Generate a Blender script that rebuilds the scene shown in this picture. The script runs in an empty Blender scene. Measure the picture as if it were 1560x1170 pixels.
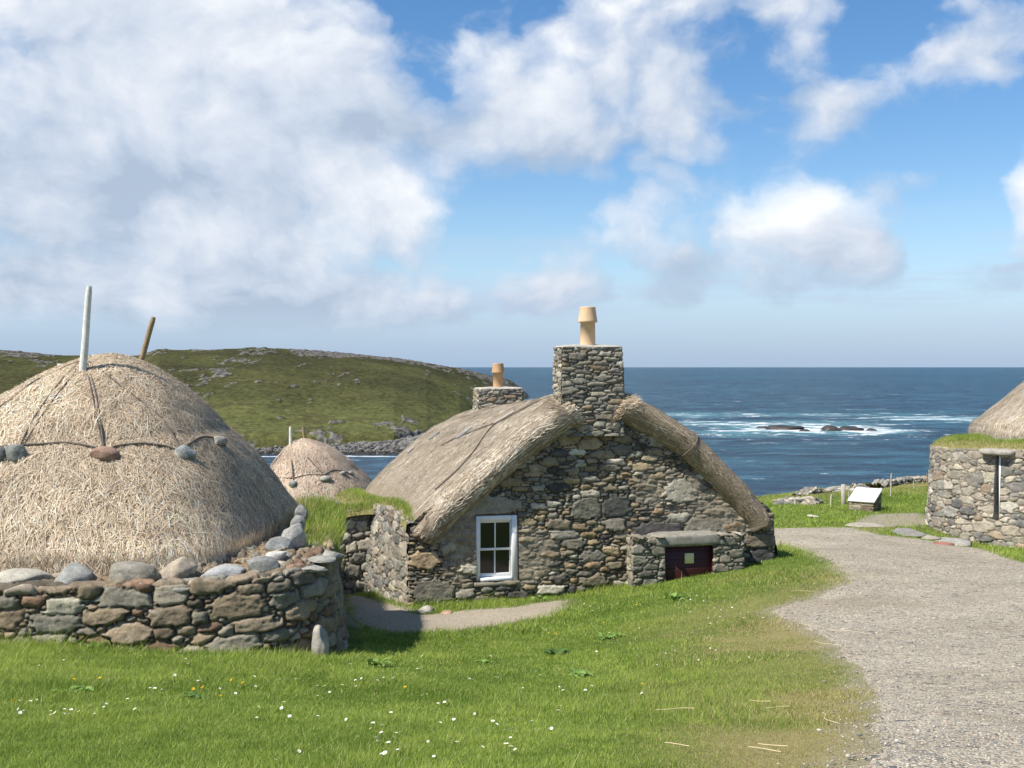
import bpy, math, random
import numpy as np
from mathutils import Vector

SC = bpy.context.scene
R = math.radians
F = 1700.0                       # focal length in photo pixels (photo 1560 wide)
HZ = 559.0                       # horizon row in the photo

# ------------------------------------------------------------------ camera
cam_d = bpy.data.cameras.new('camera')
cam = bpy.data.objects.new('camera', cam_d)
SC.collection.objects.link(cam)
cam.location = (0, 0, 0)
cam.rotation_euler = (R(90), 0, 0)
cam_d.sensor_width = 36
cam_d.lens = 36 * F / 1560
cam_d.shift_y = -26 / 1560
cam_d.clip_start = 0.1
cam_d.clip_end = 60000
SC.camera = cam

# ------------------------------------------------------------------ exposure, sun, sky
SC.view_settings.view_transform = 'Standard'
SC.view_settings.look = 'None'
SC.view_settings.exposure = 0.62
SC.view_settings.gamma = 1.0
SC.view_settings.use_curve_mapping = False
SC.render.film_transparent = False
SC.cycles.max_bounces = 6
SC.cycles.diffuse_bounces = 3
SC.cycles.transparent_max_bounces = 8

SUN_EL, SUN_PHI = R(52), R(31)
SUN = Vector((-math.cos(SUN_PHI) * math.cos(SUN_EL), -math.sin(SUN_PHI) * math.cos(SUN_EL), math.sin(SUN_EL)))
sl = bpy.data.lights.new('sun', 'SUN')
sl.energy = 4.6
sl.angle = R(0.53)
sl.color = (1.0, 0.95, 0.87)
so = bpy.data.objects.new('sun', sl)
SC.collection.objects.link(so)
so.rotation_euler = SUN.to_track_quat('Z', 'Y').to_euler()
so.location = (-20, -10, 30)

world = bpy.data.worlds.new('World')
SC.world = world
world.use_nodes = True


class NT:
    """small helper round a node tree"""
    def __init__(s, nt):
        s.nt = nt

    def n(s, t, **kw):
        nd = s.nt.nodes.new(t)
        for k, v in kw.items():
            setattr(nd, k, v)
        return nd

    def link(s, a, b):
        s.nt.links.new(a, b)

    def put(s, sock, v):
        if isinstance(v, bpy.types.NodeSocket):
            s.link(v, sock)
        elif v is not None:
            if sock.type == 'RGBA' and len(v) == 3:
                v = (*v, 1)
            sock.default_value = v

    def m(s, op, a, b=None, c=None, clamp=False):
        nd = s.n('ShaderNodeMath', operation=op, use_clamp=clamp)
        s.put(nd.inputs[0], a)
        if b is not None:
            s.put(nd.inputs[1], b)
        if c is not None:
            s.put(nd.inputs[2], c)
        return nd.outputs[0]

    def ss(s, v, a, b, lo=0.0, hi=1.0, kind='SMOOTHSTEP'):
        nd = s.n('ShaderNodeMapRange', interpolation_type=kind)
        s.put(nd.inputs[0], v)
        for i, q in enumerate((a, b, lo, hi)):
            s.put(nd.inputs[1 + i], q)
        return nd.outputs[0]

    def mix(s, f, a, b, blend='MIX'):
        nd = s.n('ShaderNodeMix', data_type='RGBA', blend_type=blend)
        s.put(nd.inputs[0], f)
        s.put(nd.inputs[6], a)
        s.put(nd.inputs[7], b)
        return nd.outputs[2]

    def noise(s, vec, scale, detail=4.0, rough=0.55, dist=0.0, col=False):
        nd = s.n('ShaderNodeTexNoise')
        if vec is not None:
            s.put(nd.inputs['Vector'], vec)
        nd.inputs['Scale'].default_value = scale
        nd.inputs['Detail'].default_value = detail
        nd.inputs['Roughness'].default_value = rough
        nd.inputs['Distortion'].default_value = dist
        return nd.outputs['Color' if col else 'Fac']

    def ramp(s, f, stops):
        nd = s.n('ShaderNodeValToRGB')
        cr = nd.color_ramp
        while len(cr.elements) < len(stops):
            cr.elements.new(0.5)
        for e, (p, c) in zip(cr.elements, stops):
            e.position = p
            e.color = (*c, 1) if len(c) == 3 else c
        s.put(nd.inputs[0], f)
        return nd.outputs[0]

    def xyz(s, x, y, z):
        nd = s.n('ShaderNodeCombineXYZ')
        for i, q in enumerate((x, y, z)):
            s.put(nd.inputs[i], q)
        return nd.outputs[0]

    def vadd(s, a, b):
        nd = s.n('ShaderNodeVectorMath', operation='ADD')
        s.put(nd.inputs[0], a)
        s.put(nd.inputs[1], b)
        return nd.outputs[0]

    def vmul(s, a, b):
        nd = s.n('ShaderNodeVectorMath', operation='MULTIPLY')
        s.put(nd.inputs[0], a)
        s.put(nd.inputs[1], b)
        return nd.outputs[0]


def build_world():
    nt = world.node_tree
    nt.nodes.clear()
    t = NT(nt)
    out = t.n('ShaderNodeOutputWorld')
    bg = t.n('ShaderNodeBackground')
    t.link(bg.outputs[0], out.inputs[0])
    sky = t.n('ShaderNodeTexSky', sky_type='NISHITA')
    sky.sun_disc = False
    sky.sun_elevation = SUN_EL
    sky.sun_rotation = math.atan2(SUN.x, SUN.y)
    sky.air_density = 1.0
    sky.dust_density = 0.3
    sky.ozone_density = 3.5
    geo = t.n('ShaderNodeNewGeometry')
    tc = t.n('ShaderNodeTexCoord')
    sep = t.n('ShaderNodeSeparateXYZ')
    t.link(tc.outputs['Generated'], sep.inputs[0])
    dx, dy, dz = sep.outputs
    az = t.m('ARCTAN2', dx, dy)                       # azimuth from the view axis, radians
    el = t.m('ARCSINE', dz)
    p = t.xyz(az, t.m('MULTIPLY', el, 1.25), SKY_SEED)
    # warped coordinates for cloud edges
    w1 = t.noise(p, 5.0, 3, 0.5, col=True)
    wv = t.vmul(t.vadd(w1, (-0.5, -0.5, -0.5)), (0.11, 0.08, 0.0))
    pw = t.vadd(p, wv)
    w2 = t.noise(p, 22.0, 4, 0.6, col=True)
    wv2 = t.vmul(t.vadd(w2, (-0.5, -0.5, -0.5)), (0.030, 0.024, 0.0))
    pe = t.vadd(pw, wv2)
    sp = t.n('ShaderNodeSeparateXYZ')
    t.link(pe, sp.inputs[0])
    ax, ay = sp.outputs[0], sp.outputs[1]
    # cloud masses by direction: (photo column, row, half width, half height, weight, brightness)
    blobs = CLOUDS
    dens, bri = None, None
    for (u, v, ru, rv, wgt, br) in blobs:
        a0 = math.atan((u - 780) / F)
        e0 = math.atan((HZ - v) / F * math.cos(a0)) * 1.25
        qx = t.m('MULTIPLY_ADD', ax, F / ru, -a0 * F / ru)
        qy = t.m('MULTIPLY_ADD', ay, F / (rv * 1.25), -e0 * F / (rv * 1.25))
        r2 = t.m('ADD', t.m('MULTIPLY', qx, qx), t.m('MULTIPLY', qy, qy))
        g = t.m('MULTIPLY', t.m('POWER', 2.718, t.m('MULTIPLY', r2, -1.0)), wgt)
        dens = g if dens is None else t.m('ADD', dens, g)
        # lit tops: brighter toward the upper side of each mass
        gb = t.m('MULTIPLY', g, t.m('MULTIPLY_ADD', t.m('SUBTRACT', qy, t.m('MULTIPLY', qx, 0.25)), 0.16, br))
        bri = gb if bri is None else t.m('ADD', bri, gb)
    bavg = t.m('DIVIDE', bri, t.m('ADD', dens, 0.05))
    bavg = t.m('MULTIPLY_ADD', bavg, 1.7, -0.33)
    n1 = t.noise(pw, 9.0, 6, 0.55)
    n2 = t.noise(pe, 30.0, 6, 0.6)
    field = t.m('MULTIPLY_ADD', t.m('SUBTRACT', n1, 0.5), 0.8, t.m('MULTIPLY_ADD', t.m('SUBTRACT', n2, 0.5), 0.66, t.m('MULTIPLY', dens, 0.96)))
    # rounded billows along the cloud edges
    vo = t.n('ShaderNodeTexVoronoi', feature='SMOOTH_F1')
    vo.inputs['Scale'].default_value = 17.0
    vo.inputs['Smoothness'].default_value = 0.35
    t.link(pe, vo.inputs['Vector'])
    vo2 = t.n('ShaderNodeTexVoronoi', feature='SMOOTH_F1')
    vo2.inputs['Scale'].default_value = 42.0
    vo2.inputs['Smoothness'].default_value = 0.35
    t.link(pe, vo2.inputs['Vector'])
    bil = t.m('ADD', t.m('MULTIPLY', t.m('SUBTRACT', 0.45, vo.outputs['Distance']), 0.75), t.m('MULTIPLY', t.m('SUBTRACT', 0.45, vo2.outputs['Distance']), 0.35))
    field = t.m('ADD', field, t.m('MULTIPLY', bil, t.ss(dens, 0.1, 0.5)))
    # elsewhere in the sky (behind and beside the view) scattered cloud
    gen = t.ss(t.noise(t.xyz(t.m('MULTIPLY', dx, 3.0), t.m('MULTIPLY', dy, 3.0), t.m('MULTIPLY', dz, 6.0)), 1.0, 5), 0.42, 0.68, 0.0, 0.9)
    away = t.ss(t.m('ABSOLUTE', az), 0.50, 0.72)
    up = t.ss(el, 0.42, 0.6)
    away = t.m('MAXIMUM', away, up)
    field = t.m('ADD', t.m('MULTIPLY', field, t.m('SUBTRACT', 1.0, away)), t.m('MULTIPLY', gen, away))
    cov = t.m('ADD', t.ss(field, 0.20, 0.58, 0.0, 0.55), t.ss(field, 0.45, 1.05, 0.0, 0.45))
    cov = t.m('MULTIPLY', cov, 0.97)
    # cloud brightness
    sh_n = t.noise(t.vadd(pe, (0.02, -0.03, 2.0)), 7.0, 5, 0.55)
    L = t.m('ADD', bavg, t.m('MULTIPLY', t.m('SUBTRACT', sh_n, 0.5), 0.75))
    n1b = t.noise(t.vadd(pw, (-0.022, 0.034, 0.0)), 9.0, 6, 0.55)
    n2b = t.noise(t.vadd(pe, (-0.008, 0.012, 0.0)), 30.0, 6, 0.6)
    L = t.m('ADD', L, t.m('MULTIPLY', t.m('SUBTRACT', n1, n1b), 1.5))
    L = t.m('ADD', L, t.m('MULTIPLY_ADD', bil, 0.5, -0.10))
    L = t.m('ADD', L, t.m('MULTIPLY', t.m('SUBTRACT', n2, n2b), 0.45), clamp=True)
    ccol = t.ramp(L, [(0.0, (0.30, 0.365, 0.46)), (0.3, (0.40, 0.455, 0.54)), (0.6, (0.505, 0.54, 0.60)), (1.0, (0.66, 0.675, 0.69))])
    hs = t.n('ShaderNodeHueSaturation')
    hs.inputs['Saturation'].default_value = SKY_SAT
    t.link(sky.outputs[0], hs.inputs['Color'])
    tint = t.vmul(hs.outputs[0], (1.16, 1.06, 1.04))
    skc = t.n('ShaderNodeVectorMath', operation='SCALE')
    t.link(tint, skc.inputs[0])
    skc.inputs[3].default_value = SKY_STR
    # blue grey air low over the sea
    hz = t.ss(el, -0.01, 0.14, 1.0, 0.0)
    hzc = t.mix(t.ss(el, 0.0, 0.10), (0.205, 0.320, 0.490), (0.235, 0.385, 0.60))
    s2 = t.mix(t.m('MULTIPLY', hz, 0.85), skc.outputs[0], hzc)
    lowfade = t.ss(el, 0.012, 0.058, 0.06, 1.0)
    cov2 = t.m('MULTIPLY', cov, lowfade)
    # thin streaks of layer cloud near the horizon
    st = t.noise(t.xyz(t.m('MULTIPLY', az, 5.0), t.m('MULTIPLY', el, 60.0), 1.3), 1.0, 5, 0.6)
    stm = t.m('MULTIPLY', t.ss(st, 0.42, 0.66), t.m('MULTIPLY', t.ss(el, 0.018, 0.05), t.ss(el, 0.07, 0.15, 1.0, 0.0)))
    s3 = t.mix(t.m('MULTIPLY', stm, 0.75), s2, (0.36, 0.44, 0.56))
    fin = t.mix(cov2, s3, ccol)
    t.link(fin, bg.inputs[0])
    bg.inputs[1].default_value = 1.0


SKY_SEED = 3.3
SKY_STR, SKY_SAT = 0.092, 1.25
CLOUDS = [
    # u, v, ru, rv, weight, brightness
    (120, 40, 330, 130, 0.95, 0.66), (330, 130, 150, 120, 0.75, 0.55), (60, 215, 300, 90, 0.8, 0.38),
    (230, 265, 210, 45, 0.7, 0.2), (90, 325, 190, 30, 0.5, 0.95), (100, 350, 330, 90, 0.75, 0.55), (470, 275, 120, 60, 0.85, 0.85),
    (390, 400, 210, 70, 0.75, 0.5), (600, 325, 85, 60, 0.85, 0.65), (180, 475, 360, 50, 0.75, 0.4),
    (540, 110, 70, 90, 0.75, 0.6), (650, 190, 150, 50, 0.6, 0.40), (745, 110, 70, 80, 0.75, 0.65),
    (950, 60, 140, 110, 0.95, 0.55), (800, 190, 100, 70, 0.75, 0.65), (1060, 190, 80, 70, 0.9, 0.65),
    (930, 210, 110, 55, 0.5, 0.4), (1225, 100, 50, 90, 0.62, 0.5), (1280, 165, 70, 50, 0.68, 0.5), (1180, 0, 120, 30, 0.5, 0.6),
    (1470, 75, 95, 50, 0.72, 0.55), (1560, 20, 110, 60, 0.65, 0.55),
    (1212, 338, 75, 50, 0.95, 0.85), (1275, 378, 85, 45, 0.75, 0.4), (1130, 410, 70, 30, 0.45, 0.4),
    (950, 325, 66, 42, 0.66, 0.6), (1035, 395, 48, 38, 0.7, 0.5), (825, 432, 62, 32, 0.95, 0.7),
    (670, 447, 44, 28, 0.85, 0.6), (1555, 320, 36, 60, 0.95, 0.7), (1355, 275, 60, 36, 0.45, 0.5),
    (120, 435, 330, 45, 0.75, 0.5), (420, 450, 190, 34, 0.6, 0.45), (500, 190, 90, 55, 0.65, 0.4), (330, 40, 120, 90, 0.5, 0.6),
    (1450, 400, 160, 22, 0.32, 0.3), (1200, 445, 420, 26, 0.36, 0.25), (860, 395, 170, 40, 0.36, 0.3), (1130, 330, 60, 40, 0.25, 0.4), (640, 470, 300, 24, 0.35, 0.3), 
]
build_world()

# ------------------------------------------------------------------ numpy helpers
_tab = np.random.default_rng(7).random((256, 256))


def vn(x, y, seed=0):
    x = np.asarray(x, float) + seed * 17.31
    y = np.asarray(y, float) + seed * 9.77
    xi, yi = np.floor(x).astype(int), np.floor(y).astype(int)
    fx, fy = x - xi, y - yi
    fx = fx * fx * (3 - 2 * fx)
    fy = fy * fy * (3 - 2 * fy)
    a = _tab[xi & 255, yi & 255]
    b = _tab[(xi + 1) & 255, yi & 255]
    c = _tab[xi & 255, (yi + 1) & 255]
    d = _tab[(xi + 1) & 255, (yi + 1) & 255]
    return (a * (1 - fx) + b * fx) * (1 - fy) + (c * (1 - fx) + d * fx) * fy


def fbm(x, y, seed=0, o=4, rough=0.5):
    s, a, t = 0.0, 1.0, 0.0
    x = np.asarray(x, float)
    y = np.asarray(y, float)
    for k in range(o):
        s = s + a * (vn(x * 2 ** k, y * 2 ** k, seed + k) - 0.5)
        t += a
        a *= rough
    return s / t


def sst(x, a, b):
    t = np.clip((np.asarray(x, float) - a) / (b - a), 0, 1)
    return t * t * (3 - 2 * t)


WL = {}                          # world position of each thing's origin


def origin(o):
    return WL.get(o.name, np.zeros(3))


def tag(o, label=None, cat=None, group=None, kind=None):
    if label:
        o['label'] = label
    if cat:
        o['category'] = cat
    if group:
        o['group'] = group
    if kind:
        o['kind'] = kind
    return o


def empty(name, loc, label, cat, group=None):
    o = bpy.data.objects.new(name, None)
    SC.collection.objects.link(o)
    o.location = loc
    WL[o.name] = np.array(loc, float)
    o.empty_display_size = 0.2
    return tag(o, label, cat, group)


def mk(name, V, faces, mat, parent=None, col=None, smooth=True, loc=None, matidx=None):
    """one mesh object from world-space vertices; faces: array (n,3|4) or list of such arrays"""
    V = np.asarray(V, float).reshape(-1, 3)
    if parent is not None:
        org = origin(parent)
    else:
        org = np.array(loc, float) if loc is not None else np.zeros(3)
    me = bpy.data.meshes.new(name)
    fl = faces if isinstance(faces, list) else [faces]
    fl = [np.asarray(f, np.int32) for f in fl if len(f)]
    me.vertices.add(len(V))
    me.vertices.foreach_set('co', (V - org).astype(np.float32).ravel())
    loops = np.concatenate([f.ravel() for f in fl])
    starts, c = [], 0
    for f in fl:
        k = f.shape[1]
        starts.append(c + np.arange(len(f)) * k)
        c += f.size
    starts = np.concatenate(starts).astype(np.int32)
    me.loops.add(len(loops))
    me.loops.foreach_set('vertex_index', loops)
    me.polygons.add(len(starts))
    me.polygons.foreach_set('loop_start', starts)
    if smooth:
        me.polygons.foreach_set('use_smooth', np.ones(len(starts), bool))
    if matidx is not None:
        me.polygons.foreach_set('material_index', np.asarray(matidx, np.int32))
    me.update(calc_edges=True)
    if col is not None:
        ca = me.color_attributes.new('Col', 'FLOAT_COLOR', 'POINT')
        c4 = np.ones((len(V), 4), np.float32)
        col = np.asarray(col)
        c4[:, :col.shape[1]] = col
        ca.data.foreach_set('color', c4.ravel())
    for m in (mat if isinstance(mat, (list, tuple)) else [mat]):
        me.materials.append(m)
    o = bpy.data.objects.new(name, me)
    SC.collection.objects.link(o)
    if parent is not None:
        o.parent = parent
        WL[o.name] = org
    else:
        o.location = org
        WL[o.name] = org
    return o


def gridfaces(ni, nj, keep=None, closed=False):
    i, j = np.meshgrid(np.arange(ni - 1 if not closed else ni), np.arange(nj - 1), indexing='ij')
    i2 = (i + 1) % ni
    f = np.stack([i * nj + j, i2 * nj + j, i2 * nj + j + 1, i * nj + j + 1], -1)
    if keep is not None:
        f = f[keep]
    return f.reshape(-1, 4)


def gridnormals(P, flip=False):
    du = np.gradient(P, axis=0)
    dv = np.gradient(P, axis=1)
    n = np.cross(du, dv)
    n /= np.linalg.norm(n, axis=-1, keepdims=True) + 1e-9
    return -n if flip else n


class MB:
    """collects simple solids into one mesh"""
    def __init__(s):
        s.V, s.F4, s.F3, s.n = [], [], [], 0

    def add(s, V, F):
        V = np.asarray(V, float).reshape(-1, 3)
        F = np.asarray(F, int)
        s.V.append(V)
        (s.F4 if F.shape[1] == 4 else s.F3).append(F + s.n)
        s.n += len(V)

    def box(s, c, ex, ey, ez, hx, hy, hz, bev=0.0):
        """oriented box (centre, unit axes, half sizes) with chamfered edges"""
        c, ex, ey, ez = (np.asarray(q, float) for q in (c, ex, ey, ez))
        if bev <= 0:
            V = [c + ex * hx * a + ey * hy * b + ez * hz * d for a in (-1, 1) for b in (-1, 1) for d in (-1, 1)]
            s.add(V, [(0, 1, 3, 2), (4, 6, 7, 5), (0, 4, 5, 1), (2, 3, 7, 6), (0, 2, 6, 4), (1, 5, 7, 3)])
            return
        prof = [(-hx + bev, -hy), (hx - bev, -hy), (hx, -hy + bev), (hx, hy - bev), (hx - bev, hy), (-hx + bev, hy), (-hx, hy - bev), (-hx, -hy + bev)]
        rings = [(-hz, 1), (-hz + bev, 0), (hz - bev, 0), (hz, 1)]
        V = []
        for z, ins in rings:
            for (a, b) in prof:
                k = bev * ins
                aa = np.sign(a) * (abs(a) - k)
                bb = np.sign(b) * (abs(b) - k)
                V.append(c + ex * aa + ey * bb + ez * z)
        Fq = []
        for r in range(3):
            for q in range(8):
                Fq.append((r * 8 + q, r * 8 + (q + 1) % 8, (r + 1) * 8 + (q + 1) % 8, (r + 1) * 8 + q))
        s.add(V, Fq)
        for b0 in (0, 24):
            s.add([V[b0 + q] for q in range(8)], [(0, 1, 2, 3), (0, 3, 4, 7), (4, 5, 6, 7)])

    def tube(s, pts, rad, k=8, caps=True):
        pts = np.asarray(pts, float)
        rad = np.broadcast_to(np.asarray(rad, float), (len(pts),))
        T = np.gradient(pts, axis=0)
        T /= np.linalg.norm(T, axis=1, keepdims=True) + 1e-9
        ref = np.array([0.13, 0.31, 0.94]) if abs(T[0, 2]) < 0.9 else np.array([0.9, 0.3, 0.1])
        A = np.cross(T, ref)
        A /= np.linalg.norm(A, axis=1, keepdims=True)
        B = np.cross(T, A)
        an = np.linspace(0, 2 * math.pi, k, endpoint=False)
        V = pts[:, None] + rad[:, None, None] * (A[:, None] * np.cos(an)[None, :, None] + B[:, None] * np.sin(an)[None, :, None])
        n = len(pts)
        i, j = np.meshgrid(np.arange(n - 1), np.arange(k), indexing='ij')
        j2 = (j + 1) % k
        Fq = np.stack([i * k + j, i * k + j2, (i + 1) * k + j2, (i + 1) * k + j], -1).reshape(-1, 4)
        s.add(V.reshape(-1, 3), Fq)
        if caps:
            for e, q in ((0, pts[0]), (n - 1, pts[-1])):
                ring = V[e]
                s.add(np.vstack([ring, q]), [(a, (a + 1) % k, k) for a in range(k)])

    def lathe(s, c, prof, k=28):
        """prof: list of (radius, z)"""
        c = np.asarray(c, float)
        an = np.linspace(0, 2 * math.pi, k, endpoint=False)
        V = np.array([[c + (r * math.cos(a), r * math.sin(a), z) for a in an] for (r, z) in prof])
        n = len(prof)
        i, j = np.meshgrid(np.arange(n - 1), np.arange(k), indexing='ij')
        j2 = (j + 1) % k
        Fq = np.stack([i * k + j, i * k + j2, (i + 1) * k + j2, (i + 1) * k + j], -1).reshape(-1, 4)
        s.add(V.reshape(-1, 3), Fq)

    def build(s, name, mat, parent=None, smooth=False, loc=None):
        fl = []
        if s.F4:
            fl.append(np.concatenate(s.F4))
        if s.F3:
            fl.append(np.concatenate(s.F3))
        return mk(name, np.concatenate(s.V), fl, mat, parent, smooth=smooth, loc=loc)


def px(u, v, d):
    """point seen at photo pixel (u, v) at distance d along the view axis"""
    return np.array([(u - 780) / F * d, d, -(v - HZ) / F * d])


# ------------------------------------------------------------------ materials
def mat(name):
    m = bpy.data.materials.new(name)
    m.use_nodes = True
    nt = m.node_tree
    nt.nodes.clear()
    t = NT(nt)
    t.out = t.n('ShaderNodeOutputMaterial')
    return m, t


def prin(t, color, rough=0.8, spec=0.3, normal=None, metal=0.0):
    b = t.n('ShaderNodeBsdfPrincipled')
    t.put(b.inputs['Base Color'], color)
    t.put(b.inputs['Roughness'], rough)
    b.inputs['Specular IOR Level'].default_value = spec
    b.inputs['Metallic'].default_value = metal
    if normal is not None:
        t.link(normal, b.inputs['Normal'])
    t.link(b.outputs[0], t.out.inputs[0])
    return b


def bump(t, h, dist=0.01, strength=1.0):
    nd = t.n('ShaderNodeBump')
    nd.inputs['Distance'].default_value = dist
    nd.inputs['Strength'].default_value = strength
    t.put(nd.inputs['Height'], h)
    return nd.outputs[0]


def opos(t):
    return t.n('ShaderNodeNewGeometry').outputs['Position']


def attr(t, name='Col'):
    return t.n('ShaderNodeAttribute', attribute_name=name).outputs['Color']


def stone_mat(name, lichen=0.25, moss=0.1, sc=1.0):
    m, t = mat(name)
    p = opos(t)
    c = attr(t)
    n1 = t.noise(p, 9 * sc, 6, 0.6)
    n2 = t.noise(p, 55 * sc, 5, 0.65)
    c1 = t.mix(1.0, c, t.ramp(n1, [(0.25, (0.62, 0.62, 0.62)), (0.75, (1.4, 1.37, 1.32))]), 'MULTIPLY')
    c2 = t.mix(1.0, c1, t.ramp(n2, [(0.25, (0.68, 0.68, 0.68)), (0.78, (1.38, 1.36, 1.32))]), 'MULTIPLY')
    l1 = t.noise(t.vadd(p, (3.1, 7.7, 1.9)), 14 * sc, 5, 0.7)
    l2 = t.noise(t.vadd(p, (13.1, 2.7, 5.9)), 3.0 * sc, 3, 0.5)
    lm = t.m('MULTIPLY', t.ss(l1, 0.56, 0.66), t.ss(l2, 0.42, 0.62))
    c3 = t.mix(t.m('MULTIPLY', lm, lichen), c2, (0.52, 0.50, 0.42))
    ml = t.noise(t.vadd(p, (8.1, 1.7, 4.2)), 6 * sc, 5, 0.65)
    c4 = t.mix(t.m('MULTIPLY', t.ss(ml, 0.62, 0.72), moss), c3, (0.20, 0.14, 0.03))
    h = t.m('ADD', t.m('MULTIPLY', n2, 0.7), t.noise(p, 140 * sc, 3, 0.6))
    prin(t, c4, 0.92, 0.15, bump(t, h, 0.012, 0.8))
    return m


def col_mat(name, rough=0.8, spec=0.2, trans=0.0, nsc=0, namp=0.3):
    """surface coloured from its strand / blade colour attribute"""
    m, t = mat(name)
    c = attr(t)
    if nsc:
        n = t.noise(opos(t), nsc, 4, 0.6)
        c = t.mix(1.0, c, t.ramp(n, [(0.2, (1 - namp,) * 3), (0.8, (1 + namp,) * 3)]), 'MULTIPLY')
    b = t.n('ShaderNodeBsdfPrincipled')
    t.put(b.inputs['Base Color'], c)
    b.inputs['Roughness'].default_value = rough
    b.inputs['Specular IOR Level'].default_value = spec
    if trans:
        tr = t.n('ShaderNodeBsdfTranslucent')
        t.put(tr.inputs[0], c)
        mx = t.n('ShaderNodeMixShader')
        mx.inputs[0].default_value = trans
        t.link(b.outputs[0], mx.inputs[1])
        t.link(tr.outputs[0], mx.inputs[2])
        t.link(mx.outputs[0], t.out.inputs[0])
    else:
        t.link(b.outputs[0], t.out.inputs[0])
    return m


def plain(name, color, rough=0.7, spec=0.3, nsc=30, namp=0.2, bd=0.003):
    m, t = mat(name)
    n = t.noise(opos(t), nsc, 5, 0.6)
    c = t.mix(1.0, (*color, 1), t.ramp(n, [(0.25, (1 - namp,) * 3), (0.75, (1 + namp,) * 3)]), 'MULTIPLY')
    prin(t, c, rough, spec, bump(t, n, bd, 0.6))
    return m


M = {}
M['stone'] = stone_mat('rubble_stone', 0.22, 0.10)
M['stone_hut'] = stone_mat('field_stone', 0.35, 0.45)
M['stone_pale'] = stone_mat('pale_stone', 0.30, 0.05)
M['boulder'] = stone_mat('boulder_stone', 0.45, 0.08)
M['straw'] = col_mat('straw', 0.65, 0.25, 0.12)
M['grassm'] = col_mat('grass_blade', 0.6, 0.2, 0.35)
M['leafm'] = col_mat('leaf', 0.5, 0.3, 0.25, 40, 0.15)
M['rope'] = plain('rope_fibre', (0.13, 0.11, 0.09), 0.9, 0.1, 80, 0.3)
M['white_paint'] = plain('white_paint', (0.78, 0.78, 0.77), 0.45, 0.4, 12, 0.05, 0.001)
M['pole_white'] = plain('bleached_wood', (0.66, 0.63, 0.57), 0.7, 0.2, 18, 0.25)
M['pole_brown'] = plain('weathered_wood', (0.27, 0.20, 0.11), 0.8, 0.2, 20, 0.35)
M['post'] = plain('grey_post_wood', (0.42, 0.38, 0.32), 0.85, 0.1, 20, 0.3)
M['terracotta'] = plain('buff_terracotta', (0.66, 0.46, 0.28), 0.75, 0.2, 9, 0.12)
M['terracotta2'] = plain('sooted_terracotta', (0.50, 0.31, 0.17), 0.75, 0.2, 9, 0.2)
M['mortar'] = plain('lime_mortar', (0.40, 0.37, 0.31), 0.95, 0.1, 14, 0.25, 0.01)
M['slate'] = plain('grey_slate', (0.20, 0.205, 0.205), 0.7, 0.3, 14, 0.3, 0.01)
M['brass'] = plain('yellowed_plate', (0.78, 0.66, 0.33), 0.5, 0.4, 15, 0.1)
M['wire'] = plain('fence_wire', (0.2, 0.2, 0.2), 0.5, 0.4)


def glass_mat():
    m, t = mat('window_glass')
    prin(t, (0.012, 0.013, 0.013), 0.08, 0.5)
    return m


def door_mat():
    m, t = mat('oxblood_paint')
    p = opos(t)
    sep = t.n('ShaderNodeSeparateXYZ')
    t.link(p, sep.inputs[0])
    n = t.noise(t.vmul(p, (2, 2, 60)), 1.0, 4, 0.6)
    w = t.m('FRACT', t.m('MULTIPLY', sep.outputs[2], 7.5))
    ln = t.ss(t.m('ABSOLUTE', t.m('SUBTRACT', w, 0.5)), 0.44, 0.48)
    c = t.mix(n, (0.028, 0.004, 0.005), (0.07, 0.010, 0.010))
    prin(t, c, 0.5, 0.4, bump(t, t.m('SUBTRACT', n, t.m('MULTIPLY', ln, 2.0)), 0.004, 0.8))
    return m


M['glass'] = glass_mat()
M['door'] = door_mat()


def thatch_base_mat(name, c1, c2):
    m, t = mat(name)
    p = opos(t)
    n = t.noise(p, 30, 6, 0.65)
    c = t.mix(n, c1, c2)
    prin(t, c, 0.95, 0.05, bump(t, n, 0.03, 1.0))
    return m


M['thatch_hut'] = thatch_base_mat('straw_bed', (0.22, 0.15, 0.085), (0.46, 0.35, 0.22))
M['thatch_grey'] = thatch_base_mat('weathered_straw_bed', (0.17, 0.13, 0.09), (0.34, 0.28, 0.20))


def ground_mat():
    m, t = mat('turf_soil')
    p = opos(t)
    n = t.noise(p, 1.6, 6, 0.6)
    n2 = t.noise(p, 26, 5, 0.6)
    c = t.mix(t.ss(n, 0.35, 0.65), (0.07, 0.115, 0.02), (0.125, 0.165, 0.034))
    c = t.mix(1.0, c, t.ramp(n2, [(0.2, (0.6,) * 3), (0.8, (1.4,) * 3)]), 'MULTIPLY')
    dry = t.n('ShaderNodeAttribute', attribute_name='Col').outputs['Color']
    sp = t.n('ShaderNodeSeparateColor')
    t.link(dry, sp.inputs[0])
    c = t.mix(sp.outputs[0], c, t.mix(n2, (0.20, 0.155, 0.07), (0.36, 0.29, 0.145)))
    c = t.mix(sp.outputs[1], c, t.mix(n2, (0.20, 0.17, 0.12), (0.36, 0.32, 0.25)))
    prin(t, c, 0.95, 0.05, bump(t, n2, 0.03, 0.7))
    return m


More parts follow.
